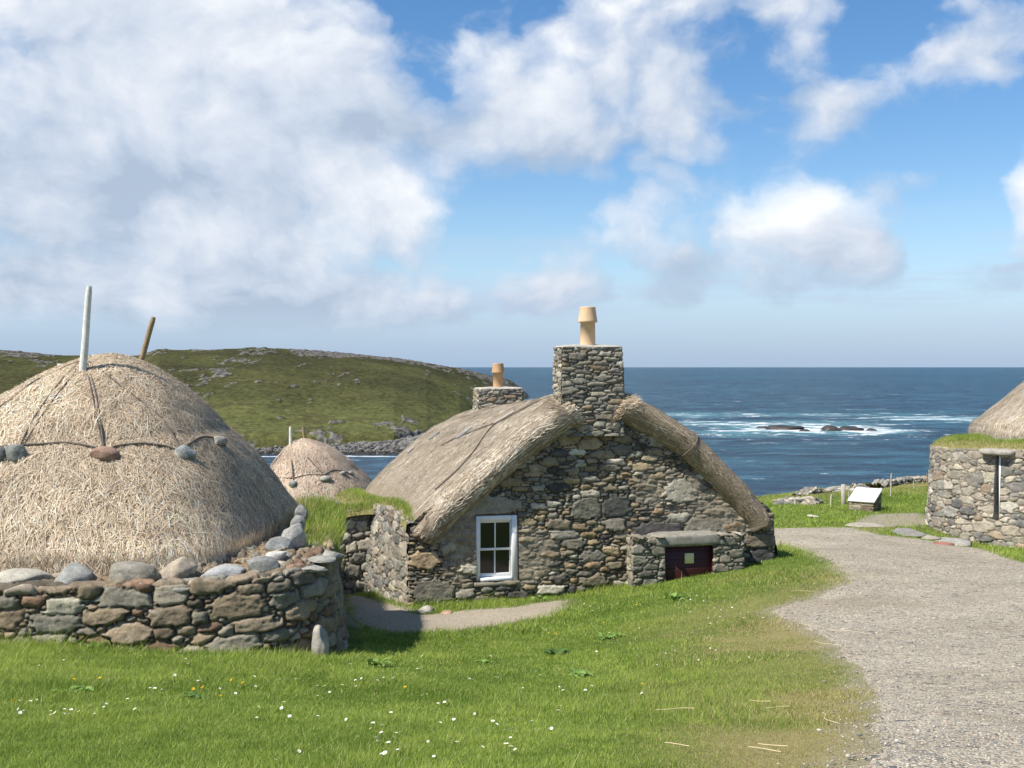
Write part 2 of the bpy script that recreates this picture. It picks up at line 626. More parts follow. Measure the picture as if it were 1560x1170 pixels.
def gravel_mat(name='gravel', warm=0.0):
    m, t = mat(name)
    p = opos(t)
    v = t.n('ShaderNodeTexVoronoi')
    v.inputs['Scale'].default_value = 78
    t.link(p, v.inputs['Vector'])
    v2 = t.n('ShaderNodeTexVoronoi')
    v2.inputs['Scale'].default_value = 24
    t.link(p, v2.inputs['Vector'])
    sp = t.n('ShaderNodeSeparateColor')
    t.link(v.outputs['Color'], sp.inputs[0])
    sp2 = t.n('ShaderNodeSeparateColor')
    t.link(v2.outputs['Color'], sp2.inputs[0])
    c = t.ramp(sp.outputs[0], [(0.0, (0.13, 0.13, 0.125)), (0.22, (0.28, 0.26, 0.225)), (0.55, (0.38, 0.345, 0.29)), (0.85, (0.48, 0.42, 0.34)), (1.0, (0.62, 0.57, 0.48))])
    cb = t.ramp(sp2.outputs[1], [(0.0, (0.12, 0.125, 0.13)), (0.5, (0.34, 0.315, 0.27)), (1.0, (0.50, 0.45, 0.37))])
    c = t.mix(t.ss(sp2.outputs[0], 0.80, 0.86), c, cb)
    n = t.noise(p, 1.1, 5, 0.6)
    c = t.mix(1.0, c, t.ramp(n, [(0.3, (0.82, 0.785, 0.71)), (0.7, (1.08, 1.045, 0.965))]), 'MULTIPLY')
    d = t.ss(t.noise(t.vadd(p, (5, 1, 0)), 0.55, 5, 0.65), 0.52, 0.68)
    c = t.mix(t.m('MULTIPLY', d, 0.6), c, (0.27, 0.225, 0.155))
    if warm:
        c = t.mix(warm, c, (0.37, 0.31, 0.23))
    h = t.m('ADD', t.m('SUBTRACT', 1.0, v.outputs['Distance']), t.m('MULTIPLY', t.m('SUBTRACT', 1.0, v2.outputs['Distance']), 0.6))
    prin(t, c, 0.95, 0.1, bump(t, h, 0.012, 0.9))
    return m


M['ground'] = ground_mat()
M['gravel'] = gravel_mat()
M['gravel_warm'] = gravel_mat('trodden_gravel', 0.55)

# ------------------------------------------------------------------ terrain
CT = []          # control points (x, y, z)


def cp(u, v, d):
    CT.append(tuple(px(u, v, d)))


for q in [(0, 1170, 4.45), (400, 1170, 4.45), (780, 1170, 4.45), (1310, 1170, 4.45), (1560, 1170, 4.45),
          (0, 985, 9.35), (250, 994, 9.45), (480, 1000, 9.6), (545, 1000, 9.8), (640, 1020, 9.3), (800, 1080, 7.3), (1000, 1000, 9.9),
          (1450, 1000, 8.8), (1450, 900, 13.6), (1450, 850, 18.3), (1560, 950, 10.9), (1560, 834, 20.8), (1500, 827, 21.4), (1425, 807, 22.4),
          (1190, 807, 22.0), (1250, 850, 17.2), (1182, 851, 17.6), (1280, 880, 14.9), (1170, 930, 12.5), (1100, 905, 14.2),
          (1000, 886, 17.0), (1040, 900, 15.3), (1130, 866, 17.2), (870, 922, 15.7), (640, 960, 13.9), (545, 912, 17.3),
          (622, 924, 16.3), (560, 905, 18.4), (720, 945, 14.9), (860, 906, 16.8), (740, 916, 16.5), (760, 990, 11.9), (620, 985, 12.1),
          (930, 960, 12.6), (1300, 803, 22.8), (1330, 778, 27), (1190, 772, 28), (1190, 754, 33.5), (1300, 742, 35), (1410, 728, 37), (1440, 740, 33)]:
    cp(*q)
CT += [(-4, 0, -1.3), (0, 0, -1.25), (4, 0, -1.25), (0, -6, -0.9), (-10, -2, -1.3), (10, -2, -1.1),
       (-8, 9.5, -2.45), (-13, 10, -2.4), (-4.5, 14, -3.2), (-3, 19.5, -4.0), (-9, 19, -3.9), (-16, 22, -4.0),
       (-2.8, 26, -4.9), (-6, 33, -5.6), (-14, 34, -5.2), (1, 30, -4.6), (3.5, 27, -4.0),
       (14, 24, -3.3), (14, 16, -2.8), (20, 30, -3.6), (17, 38, -3.8), (28, 34, -3.6),
       (-6, 45, -7.2), (2, 42, -6.6), (9, 43, -6.0), (20, 45, -6.2), (-20, 48, -8.0),
       (-10, 62, -12.6), (5, 58, -12.6), (20, 58, -12.6), (40, 60, -12.6), (-40, 70, -13), (-45, 30, -5), (45, 20, -3), (-35, 5, -2), (35, 0, -1.5)]
CT = np.array(CT)


def tps_fit(C, lam=0.02):
    n = len(C)
    d = np.hypot(C[:, None, 0] - C[None, :, 0], C[:, None, 1] - C[None, :, 1])
    K = np.where(d > 0, d * d * np.log(d + 1e-12), 0) + lam * np.eye(n)
    Pm = np.c_[np.ones(n), C[:, :2]]
    A = np.block([[K, Pm], [Pm.T, np.zeros((3, 3))]])
    return np.linalg.solve(A, np.r_[C[:, 2], 0, 0, 0])


TW = tps_fit(CT)


def gz(x, y):
    x = np.asarray(x, float)
    y = np.asarray(y, float)
    xf, yf = x.ravel(), y.ravel()
    out = np.empty(len(xf))
    for k in range(0, len(xf), 40000):
        a, b = xf[k:k + 40000], yf[k:k + 40000]
        r2 = (a[:, None] - CT[None, :, 0]) ** 2 + (b[:, None] - CT[None, :, 1]) ** 2
        out[k:k + 40000] = (0.5 * r2 * np.log(r2 + 1e-12)) @ TW[:len(CT)] + TW[-3] + TW[-2] * a + TW[-1] * b
    fine = 0.03 * fbm(xf * 1.1, yf * 1.1, 3, 3) + 0.012 * fbm(xf * 5, yf * 5, 5, 2)
    return (out + fine).reshape(x.shape)


def hit(u, v, d0=3.0, d1=60.0):
    """where the ray through a photo pixel meets the ground"""
    ds = np.linspace(d0, d1, 1500)
    g = gz((u - 780) / F * ds, ds) + (v - HZ) / F * ds
    k = np.argmax(g > 0)
    if g[k] <= 0:
        k = len(ds) - 1
    if k > 0:
        d = ds[k - 1] + (ds[k] - ds[k - 1]) * (-g[k - 1]) / (g[k] - g[k - 1] + 1e-9)
    else:
        d = ds[0]
    return np.array([(u - 780) / F * d, d, float(gz((u - 780) / F * d, d))])


def poly_from(img, extra_after=(), extra_before=()):
    return np.array([tuple(e) for e in extra_before] + [tuple(hit(*q)[:2]) for q in img] + [tuple(e) for e in extra_after])


def inside(x, y, poly):
    r = np.zeros(x.shape, bool)
    n = len(poly)
    for i in range(n):
        x1, y1 = poly[i]
        x2, y2 = poly[(i + 1) % n]
        c = ((y1 > y) != (y2 > y)) & (x < (x2 - x1) * (y - y1) / (y2 - y1 + 1e-12) + x1)
        r ^= c
    return r


def pdist(x, y, poly):
    """signed distance to a polygon, negative inside"""
    best = np.full(x.shape, 1e9)
    n = len(poly)
    for i in range(n):
        a = poly[i]
        b = poly[(i + 1) % n]
        ab = b - a
        t = np.clip(((x - a[0]) * ab[0] + (y - a[1]) * ab[1]) / (ab @ ab + 1e-12), 0, 1)
        best = np.minimum(best, np.hypot(x - a[0] - t * ab[0], y - a[1] - t * ab[1]))
    return np.where(inside(x, y, poly), -best, best)


GRAVEL = poly_from([(1292, 1168), (1318, 1110), (1332, 1055), (1300, 1020), (1268, 988), (1215, 952), (1160, 932), (1232, 912), (1290, 886),
                    (1278, 864), (1250, 849), (1195, 833), (1165, 829), (1165, 807), (1300, 804), (1345, 815), (1410, 823), (1500, 837), (1558, 857)],
                   extra_after=[(12, 15), (14, 6), (14, -3), (0.9, -3)])
LANE = poly_from([(505, 897), (556, 908), (600, 921), (650, 936), (700, 930), (780, 925), (862, 914), (874, 925), (842, 938), (745, 955), (640, 964), (560, 958), (530, 940)])
PATCH = poly_from([(1300, 796), (1330, 783), (1400, 781), (1420, 790), (1420, 800), (1340, 806)])


def path_dist(x, y):
    j = 0.22 * fbm(x * 1.7, y * 1.7, 11, 4)
    return np.minimum(pdist(x, y, GRAVEL), pdist(x, y, LANE)) + j


def dryness(x, y):
    """how yellow and worn the turf is: beside the gravel"""
    d = pdist(x, y, GRAVEL)
    a = np.clip(1.12 - d / (1.7 + 1.2 * fbm(x * 0.8, y * 0.8, 21, 2)), 0, 1)
    near = sst(17.5 - y, 0, 3) * sst(x, 0.2, 1.2)
    b = sst(fbm(x * 0.9, y * 0.9, 23, 4), -0.02, 0.2)
    far = sst(y, 19, 22) * sst(x, 3, 6)
    brink = sst(y, 29.5, 33) * (0.35 + 0.5 * b)
    return np.clip(a * near * (0.55 + 0.7 * b) + 0.45 * far * a * b + brink, 0, 1)


def build_ground():
    def axis(lo, hi, c0, c1, fine, coarse):
        a = np.arange(c0, c1, fine)
        lo_ = c0 - np.cumsum(np.geomspace(fine, coarse, 40))
        lo_ = lo_[lo_ > lo][::-1]
        hi_ = c1 + np.cumsum(np.geomspace(fine, coarse, 40))
        hi_ = hi_[hi_ < hi]
        return np.r_[lo, lo_, a, hi_, hi]
    xs = axis(-70, 70, -8, 12, 0.12, 6)
    ys = axis(-12, 75, 3, 38, 0.12, 4)
    X, Y = np.meshgrid(xs, ys, indexing='ij')
    Z = gz(X, Y)
    dr = dryness(X, Y)
    pt = sst(-(pdist(X, Y, PATCH) + 0.5 * fbm(X * 1.5, Y * 1.5, 5, 3)), -0.2, 0.25)
    edge = sst(-(path_dist(X, Y)), -0.22, 0.05)
    col = np.stack([dr * 0.8, np.clip(pt + edge * 0.8, 0, 1), 0 * dr], -1).reshape(-1, 3)
    o = mk('ground', np.stack([X, Y, Z], -1), gridfaces(len(xs), len(ys)), M['ground'], col=col)
    tag(o, 'green turf sloping down to the sea', 'ground', kind='structure')


def build_path(name, poly, mt, label, x0, x1, y0, y1, res=0.055):
    xs, ys = np.arange(x0, x1, res), np.arange(y0, y1, res)
    X, Y = np.meshgrid(xs, ys, indexing='ij')
    d = pdist(X, Y, poly) + 0.22 * fbm(X * 1.7, Y * 1.7, 11, 4) + 0.10 * fbm(X * 7, Y * 7, 12, 2)
    Z = gz(X, Y) + 0.014 - 0.03 * sst(d, -0.12, 0.02) + 0.008 * fbm(X * 9, Y * 9, 2, 2)
    keep = (d[:-1, :-1] < 0) & (d[1:, 1:] < 0.05)
    V = np.stack([X, Y, Z], -1).reshape(-1, 3)
    f = gridfaces(len(xs), len(ys), keep)
    used, inv = np.unique(f, return_inverse=True)
    o = mk(name, V[used], inv.reshape(-1, 4), mt)
    tag(o, label, 'path', kind='structure')


build_ground()
build_path('gravel_path', GRAVEL, M['gravel'], 'wide pale gravel path curving past the cottages', -0.5, 12.0, 2.5, 24.5)
build_path('trodden_path', LANE, M['gravel_warm'], 'narrow trodden lane below the gable window', -4.5, 1.6, 13, 20)

# ------------------------------------------------------------------ sea
SEA_Z = -12.0


def sea_at(u, v):
    d = -SEA_Z * F / (v - HZ)
    return ((u - 780) / F * d, d)


def sea_mat():
    m, t = mat('sea_water')
    p = opos(t)
    sep = t.n('ShaderNodeSeparateXYZ')
    t.link(p, sep.inputs[0])
    x, y = sep.outputs[0], sep.outputs[1]
    dist = y
    # colour bands of wind, depth and cloud-coloured water
    big = t.noise(t.vmul(p, (0.0030, 0.0045, 0)), 1.0, 5, 0.6)
    b2 = t.noise(t.vmul(t.vadd(p, (900, 300, 0)), (0.008, 0.020, 0)), 1.0, 6, 0.66)
    mid = t.noise(t.vmul(p, (0.03, 0.075, 0)), 1.0, 6, 0.66)
    c = t.mix(t.ss(big, 0.40, 0.60), (0.014, 0.046, 0.082), (0.022, 0.088, 0.118))
    c = t.mix(t.ss(b2, 0.42, 0.64), c, t.mix(0.85, c, (0.007, 0.020, 0.045)))
    m2 = t.noise(t.vmul(t.vadd(p, (50, 70, 0)), (0.07, 0.14, 0)), 1.0, 6, 0.7)
    c = t.mix(t.ss(mid, 0.46, 0.60), c, t.mix(0.85, c, (0.006, 0.016, 0.036)))
    c = t.mix(t.ss(m2, 0.50, 0.62), c, t.mix(0.75, c, (0.055, 0.15, 0.20)))
    # wave faces
    wv = t.noise(t.vmul(p, (0.16, 0.40, 0)), 1.0, 6, 0.68)
    wv2 = t.noise(t.vmul(p, (1.1, 2.2, 0)), 1.0, 4, 0.6)
    c = t.mix(t.ss(wv, 0.50, 0.66), c, t.mix(0.6, c, (0.045, 0.135, 0.20)))
    # foam
    foam = None

    def add(f):
        nonlocal foam
        foam = f if foam is None else t.m('MAXIMUM', foam, f)
    fn = t.noise(t.vmul(p, (0.16, 0.15, 0)), 1.0, 8, 0.74)
    fs = t.noise(t.vmul(p, (0.11, 0.17, 0)), 1.0, 8, 0.74)
    tint = None
    for (u, v, ru, rv, wgt, streak) in [(1230, 653, 135, 9.5, 1.0, 0), (1120, 660, 90, 8, 0.62, 0), (1330, 655, 60, 8, 0.75, 1), (1180, 632, 330, 4.2, 0.5, 1), (1230, 645, 170, 6, 0.55, 1),
                                        (1430, 637, 150, 5.0, 0.68, 1), (1240, 675, 220, 5, 0.3, 1), (1050, 632, 80, 5, 0.6, 1), (1100, 646, 120, 6, 0.6, 1), (1480, 640, 90, 6, 0.62, 1)]:
        cx, cy = sea_at(u, v)
        rx = ru / F * cy
        ry = abs(sea_at(u, v - rv)[1] - sea_at(u, v + rv)[1]) / 2
        qx = t.m('MULTIPLY_ADD', x, 1 / rx, -cx / rx)
        qy = t.m('MULTIPLY_ADD', y, 1 / ry, -cy / ry)
        g = t.m('POWER', 2.718, t.m('MULTIPLY', t.m('ADD', t.m('MULTIPLY', qx, qx), t.m('MULTIPLY', qy, qy)), -0.9))
        g = t.m('MULTIPLY', g, wgt)
        add(t.ss(t.m('ADD', g, t.m('MULTIPLY', t.m('SUBTRACT', fs if streak else fn, 0.5), 4.4)), 0.55, 0.95))
        tint = g if tint is None else t.m('MAXIMUM', tint, g)
    # scattered whitecaps, finer with distance
    wc = t.noise(t.vmul(p, (0.11, 0.22, 0)), 1.0, 3, 0.5)
    wcm = t.ss(wc, 0.69, 0.74)
    wcf = t.noise(t.vmul(p, (0.035, 0.03, 0)), 1.0, 4, 0.6)
    wcm = t.m('MAXIMUM', t.m('MULTIPLY', wcm, 0.75), t.m('MULTIPLY', t.ss(wcf, 0.70, 0.73), t.ss(y, 600, 1200)))
    # surf along the shingle across the bay
    sh = t.m('MULTIPLY', t.ss(t.m('ABSOLUTE', t.m('SUBTRACT', y, 149.5)), 0.0, 2.0, 1.0, 0.0), t.m('MULTIPLY', t.ss(x, -70, -50), t.ss(x, -16, -8, 1.0, 0.0)))
    sh = t.m('MULTIPLY', sh, 0.8)
    add(t.m('MULTIPLY', t.ss(t.m('ADD', t.m('MULTIPLY', sh, 0.5), t.noise(t.vmul(p, (0.3, 0.5, 0)), 1.0, 5, 0.65)), 0.72, 0.9), 0.8))
    add(wcm)
    c = t.mix(t.m('MULTIPLY', t.ss(tint, 0.15, 0.8), 0.55), c, (0.13, 0.36, 0.38))
    c = t.mix(foam, c, (0.80, 0.83, 0.85))
    rough = t.m('MULTIPLY_ADD', foam, 0.5, 0.34)
    h = t.m('ADD', t.m('MULTIPLY', wv, 1.0), t.m('MULTIPLY', wv2, 0.28))
    prin(t, c, rough, 0.14, bump(t, h, 2.2, 0.9))
    return m


def build_sea():
    ys = np.r_[38, np.linspace(60, 400, 160), np.geomspace(410, 40000, 60)]
    k = np.linspace(-1, 1, 121)
    X = k[None, :] * (60 + ys[:, None] * 1.4)
    Y = np.repeat(ys[:, None], len(k), 1)
    Z = SEA_Z + 0.22 * fbm(X * 0.12, Y * 0.25, 4, 3) * (Y < 600)
    o = mk('sea', np.stack([X, Y, Z], -1), gridfaces(len(ys), len(k))[:, ::-1], sea_mat())
    tag(o, 'dark blue choppy sea with white foam and whitecaps', 'sea', kind='structure')


build_sea()

# ------------------------------------------------------------------ headland across the bay
def hill_mat():
    m, t = mat('rough_pasture')
    p = opos(t)
    a = t.n('ShaderNodeAttribute', attribute_name='Col').outputs['Color']
    sp = t.n('ShaderNodeSeparateColor')
    t.link(a, sp.inputs[0])
    n1 = t.noise(t.vmul(p, (0.022, 0.022, 0.05)), 1.0, 6, 0.62)
    n2 = t.noise(t.vmul(p, (0.15, 0.10, 0.3)), 1.0, 6, 0.68)
    n3 = t.noise(t.vmul(p, (0.9, 0.5, 1.2)), 1.0, 4, 0.65)
    c = t.mix(t.ss(n1, 0.36, 0.64), (0.038, 0.040, 0.016), (0.070, 0.071, 0.025))
    c = t.mix(sp.outputs[1], c, (0.105, 0.110, 0.036))
    c = t.mix(t.m('MULTIPLY', t.ss(n2, 0.48, 0.70), 0.7), c, (0.046, 0.036, 0.019))
    c = t.mix(1.0, c, t.ramp(n3, [(0.3, (0.5,) * 3), (0.7, (1.5,) * 3)]), 'MULTIPLY')
    rk = t.mix(t.ss(n3, 0.35, 0.65), (0.045, 0.042, 0.038), (0.175, 0.165, 0.145))
    rkm = t.ss(t.m('ADD', sp.outputs[0], t.m('MULTIPLY', t.m('SUBTRACT', n3, 0.5), 0.8)), 0.40, 0.62)
    c = t.mix(rkm, c, rk)
    h = t.m('ADD', n2, t.m('MULTIPLY', n3, 0.5))
    prin(t, c, 0.95, 0.05, bump(t, h, 1.0, 0.7))
    return m


def build_hill():
    us = np.arange(-330, 824, 1.6)
    tv = np.r_[np.linspace(0, 1, 240), np.linspace(1.02, 1.7, 16)]
    cu = np.array([-330, -100, 0, 40, 90, 130, 180, 215, 240, 300, 360, 410, 470, 520, 570, 600, 640, 660, 700, 740, 775, 795, 806, 824])
    cv = np.array([522, 530, 533, 536, 541, 541, 545, 541, 531, 533, 531, 529, 533, 537, 541, 545, 551, 555, 562, 570, 578, 590, 603, 612])
    crest_v = np.interp(us, cu, cv)
    dc = np.interp(us, [-330, 0, 400, 600, 700, 824], [300, 320, 345, 385, 415, 450])
    ds = np.interp(us, [-330, 380, 600, 650, 700, 790, 824], [152, 153, 158, 175, 230, 405, 430])
    zc = -(crest_v - HZ) / F * dc
    U, T = np.meshgrid(us, tv, indexing='ij')
    D = ds[:, None] + (dc - ds)[:, None] * T
    X = (U - 780) / F * D
    Y = D
    zb = -12.9
    rise = zc[:, None] - zb
    # steep little bank at the shore, then rolling pasture
    prof = np.where(T < 1, 0.16 * sst(T, 0.0, 0.035) + 0.84 * np.clip((T - 0.02) / 0.98, 0, 1) ** 0.92, 1 - 1.0 * np.clip((T - 1) / 0.7, 0, 1) ** 1.2)
    Z = zb + rise * prof
    damp = sst(T, 0.03, 0.14)
    edge = 1 - sst(T, 0.90, 1.0) * 0.55
    Z = Z + damp * edge * (2.6 * fbm(X * 0.020, Y * 0.016, 31, 4) + 1.3 * fbm(X * 0.09, Y * 0.06, 33, 4))
    hollow = fbm(X * 0.055, Y * 0.018, 35, 3)
    Z -= damp * edge * 2.6 * np.clip(hollow, 0, 1)
    # rock outcrops: broken ledges
    r = fbm(X * 0.30, Y * 0.085, 37, 5, 0.66)
    zone = fbm(X * 0.018, Y * 0.016, 39, 3)
    up = sst(T, 0.84, 1.0) * sst(U, 330, 520) * 0.26 + sst(U, 690, 760) * 0.22
    bias = 0.05 * sst(T, 0.55, 0.95)
    rock = sst(r + 0.62 * zone + up + bias - 0.10 * (1 - sst(T, 0.12, 0.3)), 0.165, 0.25)
    lump = fbm(X * 0.45, Y * 0.22, 41, 4, 0.6)
    Z += rock * (0.15 + 1.3 * np.abs(lump)) * np.where(T > 0.93, 0.8, 1.0)
    shore = sst(T, 0.0, 0.02) * (1 - sst(T, 0.02, 0.05))
    rock = np.clip(rock + 0.6 * shore * sst(lump, 0.0, 0.2), 0, 1)
    green = np.clip(sst(-T, -0.55, -0.08) * (0.55 + 1.6 * fbm(X * 0.03, Y * 0.02, 43, 3)), 0, 1)
    col = np.stack([rock, green, 0 * rock], -1).reshape(-1, 3)
    o = mk('hills', np.stack([X, Y, Z], -1), gridfaces(len(us), len(tv)), hill_mat(), col=col)
    tag(o, 'green rocky headland rising across the bay', 'headland', kind='structure')


build_hill()


def ico(sub=2):
    import bmesh
    bm = bmesh.new()
    bmesh.ops.create_icosphere(bm, subdivisions=sub, radius=1.0)
    V = np.array([v.co[:] for v in bm.verts])
    Fc = np.array([[v.index for v in f.verts] for f in bm.faces])
    bm.free()
    return V, Fc


ICO1, ICO2, ICO3, ICO4 = ico(1), ico(2), ico(3), ico(4)


def rock_shape(rng, base, rough=0.22, cuts=5):
    """an angular weathered stone: unit sphere cut by planes and roughened"""
    V, Fc = base
    V = V.copy()
    for _ in range(cuts):
        n = rng.normal(size=3)
        n /= np.linalg.norm(n)
        lim = rng.uniform(0.55, 0.9)
        s = V @ n
        V = V - np.where(s > lim, (s - lim) * 0.85, 0)[:, None] * n
    o = rng.uniform(0, 50, 3)
    r = 1 + rough * (fbm(V[:, 0] * 1.6 + o[0], V[:, 1] * 1.6 + V[:, 2] * 1.1 + o[1], 3, 4) + fbm(V[:, 2] * 1.9 + o[2], V[:, 0] * 1.2 - V[:, 1] + o[0], 5, 4)) + 0.11 * fbm(V[:, 0] * 5 + o[1], V[:, 1] * 5 + V[:, 2] * 6 + o[2], 8, 4, 0.65)
    return V * r[:, None], Fc


def build_beach():
    rng = np.random.default_rng(5)
    VV, FF, CC, n = [], [], [], 0
    protos = [rock_shape(rng, ICO1, 0.3, 5) for _ in range(14)]
    for k in range(9000):
        u = rng.uniform(330, 668)
        q = rng.random()
        d0 = 151 + (u > 600) * (u - 600) * 0.11
        d = d0 + q * 13 + rng.normal() * 0.5
        z = -12.4 + q * 1.45 * (0.75 + 0.5 * vn(u / 40, 0.5)) + rng.normal() * 0.12 + (u > 600) * (u - 600) / 66 * 1.2 * rng.random()
        s = rng.uniform(0.2, 0.5) * (1.5 if rng.random() < 0.06 else 1) * (1 + (u > 610) * 0.6)
        V, Fc = protos[rng.integers(len(protos))]
        a = rng.uniform(0, 6.28)
        c, sn = math.cos(a), math.sin(a)
        W = V * (s, s * rng.uniform(0.6, 1), s * rng.uniform(0.45, 0.8))
        W = np.c_[W[:, 0] * c - W[:, 1] * sn, W[:, 0] * sn + W[:, 1] * c, W[:, 2]] + ((u - 780) / F * d, d, z)
        g = rng.uniform(0.055, 0.19) if q > 0.28 else rng.uniform(0.02, 0.06)
        VV.append(W)
        FF.append(Fc + n)
        CC.append(np.tile((g, g * 0.98, g * 0.94), (len(W), 1)))
        n += len(W)
    o = mk('boulder_beach', np.concatenate(VV), np.concatenate(FF), M['boulder'], col=np.concatenate(CC), smooth=False)
    tag(o, 'bank of grey boulders along the shore across the bay', 'boulder beach', kind='stuff')


build_beach()


def sea_rocks():
    rng = np.random.default_rng(12)
    m = plain('wet_black_rock', (0.045, 0.038, 0.032), 0.55, 0.4, 0.6, 0.4, 0.2)
    specs = [(1197, 654, 30, 7, 'long low black rock awash in the foam, second to be met from the cottage'),
             (1163, 652, 11, 3, 'small flat skerry awash at the cottage end of the rocks'),
             (1227, 657, 10, 3, 'little dark skerry in the gap between the two larger rocks'),
             (1265, 656, 17, 8, 'tallest rounded black rock among the skerries'),
             (1296, 655, 19, 5.5, 'jagged brown rock joined to the tallest skerry'),
             (1326, 656, 10, 4, 'low rounded skerry at the end nearest the pale stone house')]
    for (u, v, w, h, lab) in specs:
        x, y = sea_at(u, v)
        s = y / F
        V, Fc = rock_shape(rng, ICO3, 0.35, 6)
        W = V * (w * s * 1.05, w * s * 0.7, h * s * 1.15) + (x, y, SEA_Z - h * s * 0.08)
        o = mk('sea_rock', W, Fc, m, loc=(x, y, SEA_Z))
        tag(o, lab, 'rock', 'skerries in the surf')


sea_rocks()

# ------------------------------------------------------------------ rubble stonework
def stones(W, H, res, classes, seed, fixed=(), p=4.5, warp=0.014, sep=0.84):
    """a packed pattern of stones on a W x H wall: index, edge distance and shape of every stone"""
    rng = np.random.default_rng(seed)
    S = [tuple(f) + (0.0,) for f in fixed]
    A = np.array(S).reshape(-1, 5)
    cap = 6000
    B = np.zeros((cap, 5))
    n = len(A)
    if n:
        B[:n] = A
    for (a0, a1, r0, r1, tries) in classes:
        cand = np.c_[rng.uniform(0, W, tries), rng.uniform(0, H, tries), rng.uniform(a0, a1, tries), rng.uniform(r0, r1, tries), rng.normal(0, 0.06, tries)]
        for c in cand:
            b = c[2] * c[3]
            if n:
                q = ((c[0] - B[:n, 0]) / (c[2] + B[:n, 2])) ** 2 + ((c[1] - B[:n, 1]) / (b + B[:n, 3])) ** 2
                if q.min() < sep * sep:
                    continue
            B[n] = (c[0], c[1], c[2], b, c[4])
            n += 1
            if n >= cap:
                break
    B = B[:n]
    nx, ny = int(round(W / res)) + 1, int(round(H / res)) + 1
    xs, ys = np.linspace(0, W, nx), np.linspace(0, H, ny)
    X, Y = np.meshgrid(xs, ys, indexing='ij')
    Xw = X + warp * 3.2 * fbm(X * 8, Y * 11, seed + 1, 4, 0.6)
    Yw = Y + warp * 3.0 * fbm(X * 6, Y * 12, seed + 5, 4, 0.6)
    d1 = np.full((nx, ny), 4.0)
    d2 = np.full((nx, ny), 4.0)
    idx = np.zeros((nx, ny), int)
    for k in range(n):
        x, y, a, b, th = B[k]
        ra, rb = a * 1.9 + 0.03, b * 1.9 + 0.03
        i0, i1 = max(0, int((x - ra) / res)), min(nx, int((x + ra) / res) + 2)
        j0, j1 = max(0, int((y - rb) / res)), min(ny, int((y + rb) / res) + 2)
        if i0 >= i1 or j0 >= j1:
            continue
        ux, uy = Xw[i0:i1, j0:j1] - x, Yw[i0:i1, j0:j1] - y
        c, s = math.cos(th), math.sin(th)
        d = (np.abs((ux * c + uy * s) / a) ** p + np.abs((-ux * s + uy * c) / b) ** p) ** (1 / p)
        D1, D2, I = d1[i0:i1, j0:j1], d2[i0:i1, j0:j1], idx[i0:i1, j0:j1]
        new = d < D1
        D2[:] = np.where(new, D1, np.minimum(D2, d))
        I[:] = np.where(new, k, I)
        D1[:] = np.where(new, d, D1)
    sc = np.minimum(B[idx, 2], B[idx, 3])
    e = np.minimum((d2 - d1) * sc * 0.5, np.clip(1.45 - d1, 0, 1) * sc)
    return dict(X=X, Y=Y, e=e, idx=idx, B=B, d1=d1)


def stone_relief(st, depth, rnd, seed, mortar=None, mlevel=0.7, tiltk=0.35):
    rng = np.random.default_rng(seed)
    B, idx = st['B'], st['idx']
    n = len(B)
    off = rng.uniform(0.62, 1.12, n)
    tx, ty = rng.normal(0, tiltk, n), rng.normal(0, tiltk, n)
    prof = np.sqrt(np.clip(st['e'] / (rnd * 0.6), 0, 1)) * 0.7 + sst(st['e'], 0, rnd * 1.5) * 0.3
    ux = (st['X'] - B[idx, 0]) / (B[idx, 2])
    uy = (st['Y'] - B[idx, 1]) / (B[idx, 3])
    hs = off[idx] + 0.32 * (tx[idx] * ux + ty[idx] * uy)
    h = depth * prof * hs
    h += depth * 0.55 * prof * fbm(st['X'] * 9, st['Y'] * 17, seed + 3, 5, 0.68)
    h += 0.005 * fbm(st['X'] * 45, st['Y'] * 60, seed + 4, 2)
    if mortar is not None:
        ml = depth * mlevel * (0.9 + 1.3 * fbm(st['X'] * 6, st['Y'] * 6, seed + 9, 5, 0.65))
        lift = np.maximum(h, ml)
        h = h * (1 - mortar) + lift * mortar
    return h


def stone_colors(st, pal, seed, h, depth, earth=(0.085, 0.072, 0.055), mortar=None, mcol=(0.33, 0.30, 0.24), mlevel=0.7):
    rng = np.random.default_rng(seed + 77)
    pal = np.array(pal)
    w = pal[:, 3] / pal[:, 3].sum()
    n = len(st['B'])
    ch = rng.choice(len(pal), n, p=w)
    c = pal[ch, :3] * rng.uniform(0.75, 1.3, (n, 1)) * rng.normal(1, 0.014, (n, 3))
    c = np.clip(c, 0.02, 0.75)
    C = c[st['idx']]
    gap = 1 - sst(st['e'], 0.001, 0.006)
    C = C * (1 - gap[..., None]) + np.array(earth) * gap[..., None]
    if mortar is not None:
        mk_ = mortar * sst(depth * mlevel * 1.12 - h, -0.004, 0.004)
        C = C * (1 - mk_[..., None]) + np.array(mcol) * mk_[..., None]
    return C


PAL_GABLE = [(0.195, 0.178, 0.145, 3), (0.245, 0.21, 0.15, 3), (0.31, 0.245, 0.155, 1.4), (0.35, 0.325, 0.265, 1.6), (0.085, 0.083, 0.078, 1.8), (0.45, 0.415, 0.34, 0.7), (0.25, 0.18, 0.11, 0.7)]
PAL_PALE = [(0.31, 0.28, 0.23, 3), (0.24, 0.235, 0.21, 2.6), (0.38, 0.34, 0.275, 2), (0.28, 0.22, 0.165, 0.9), (0.15, 0.15, 0.145, 1.8), (0.44, 0.405, 0.345, 0.8)]
PAL_HUT = [(0.21, 0.17, 0.12, 3), (0.27, 0.22, 0.15, 2.5), (0.20, 0.135, 0.092, 1.6), (0.22, 0.205, 0.165, 2), (0.33, 0.295, 0.235, 1), (0.15, 0.13, 0.10, 1)]


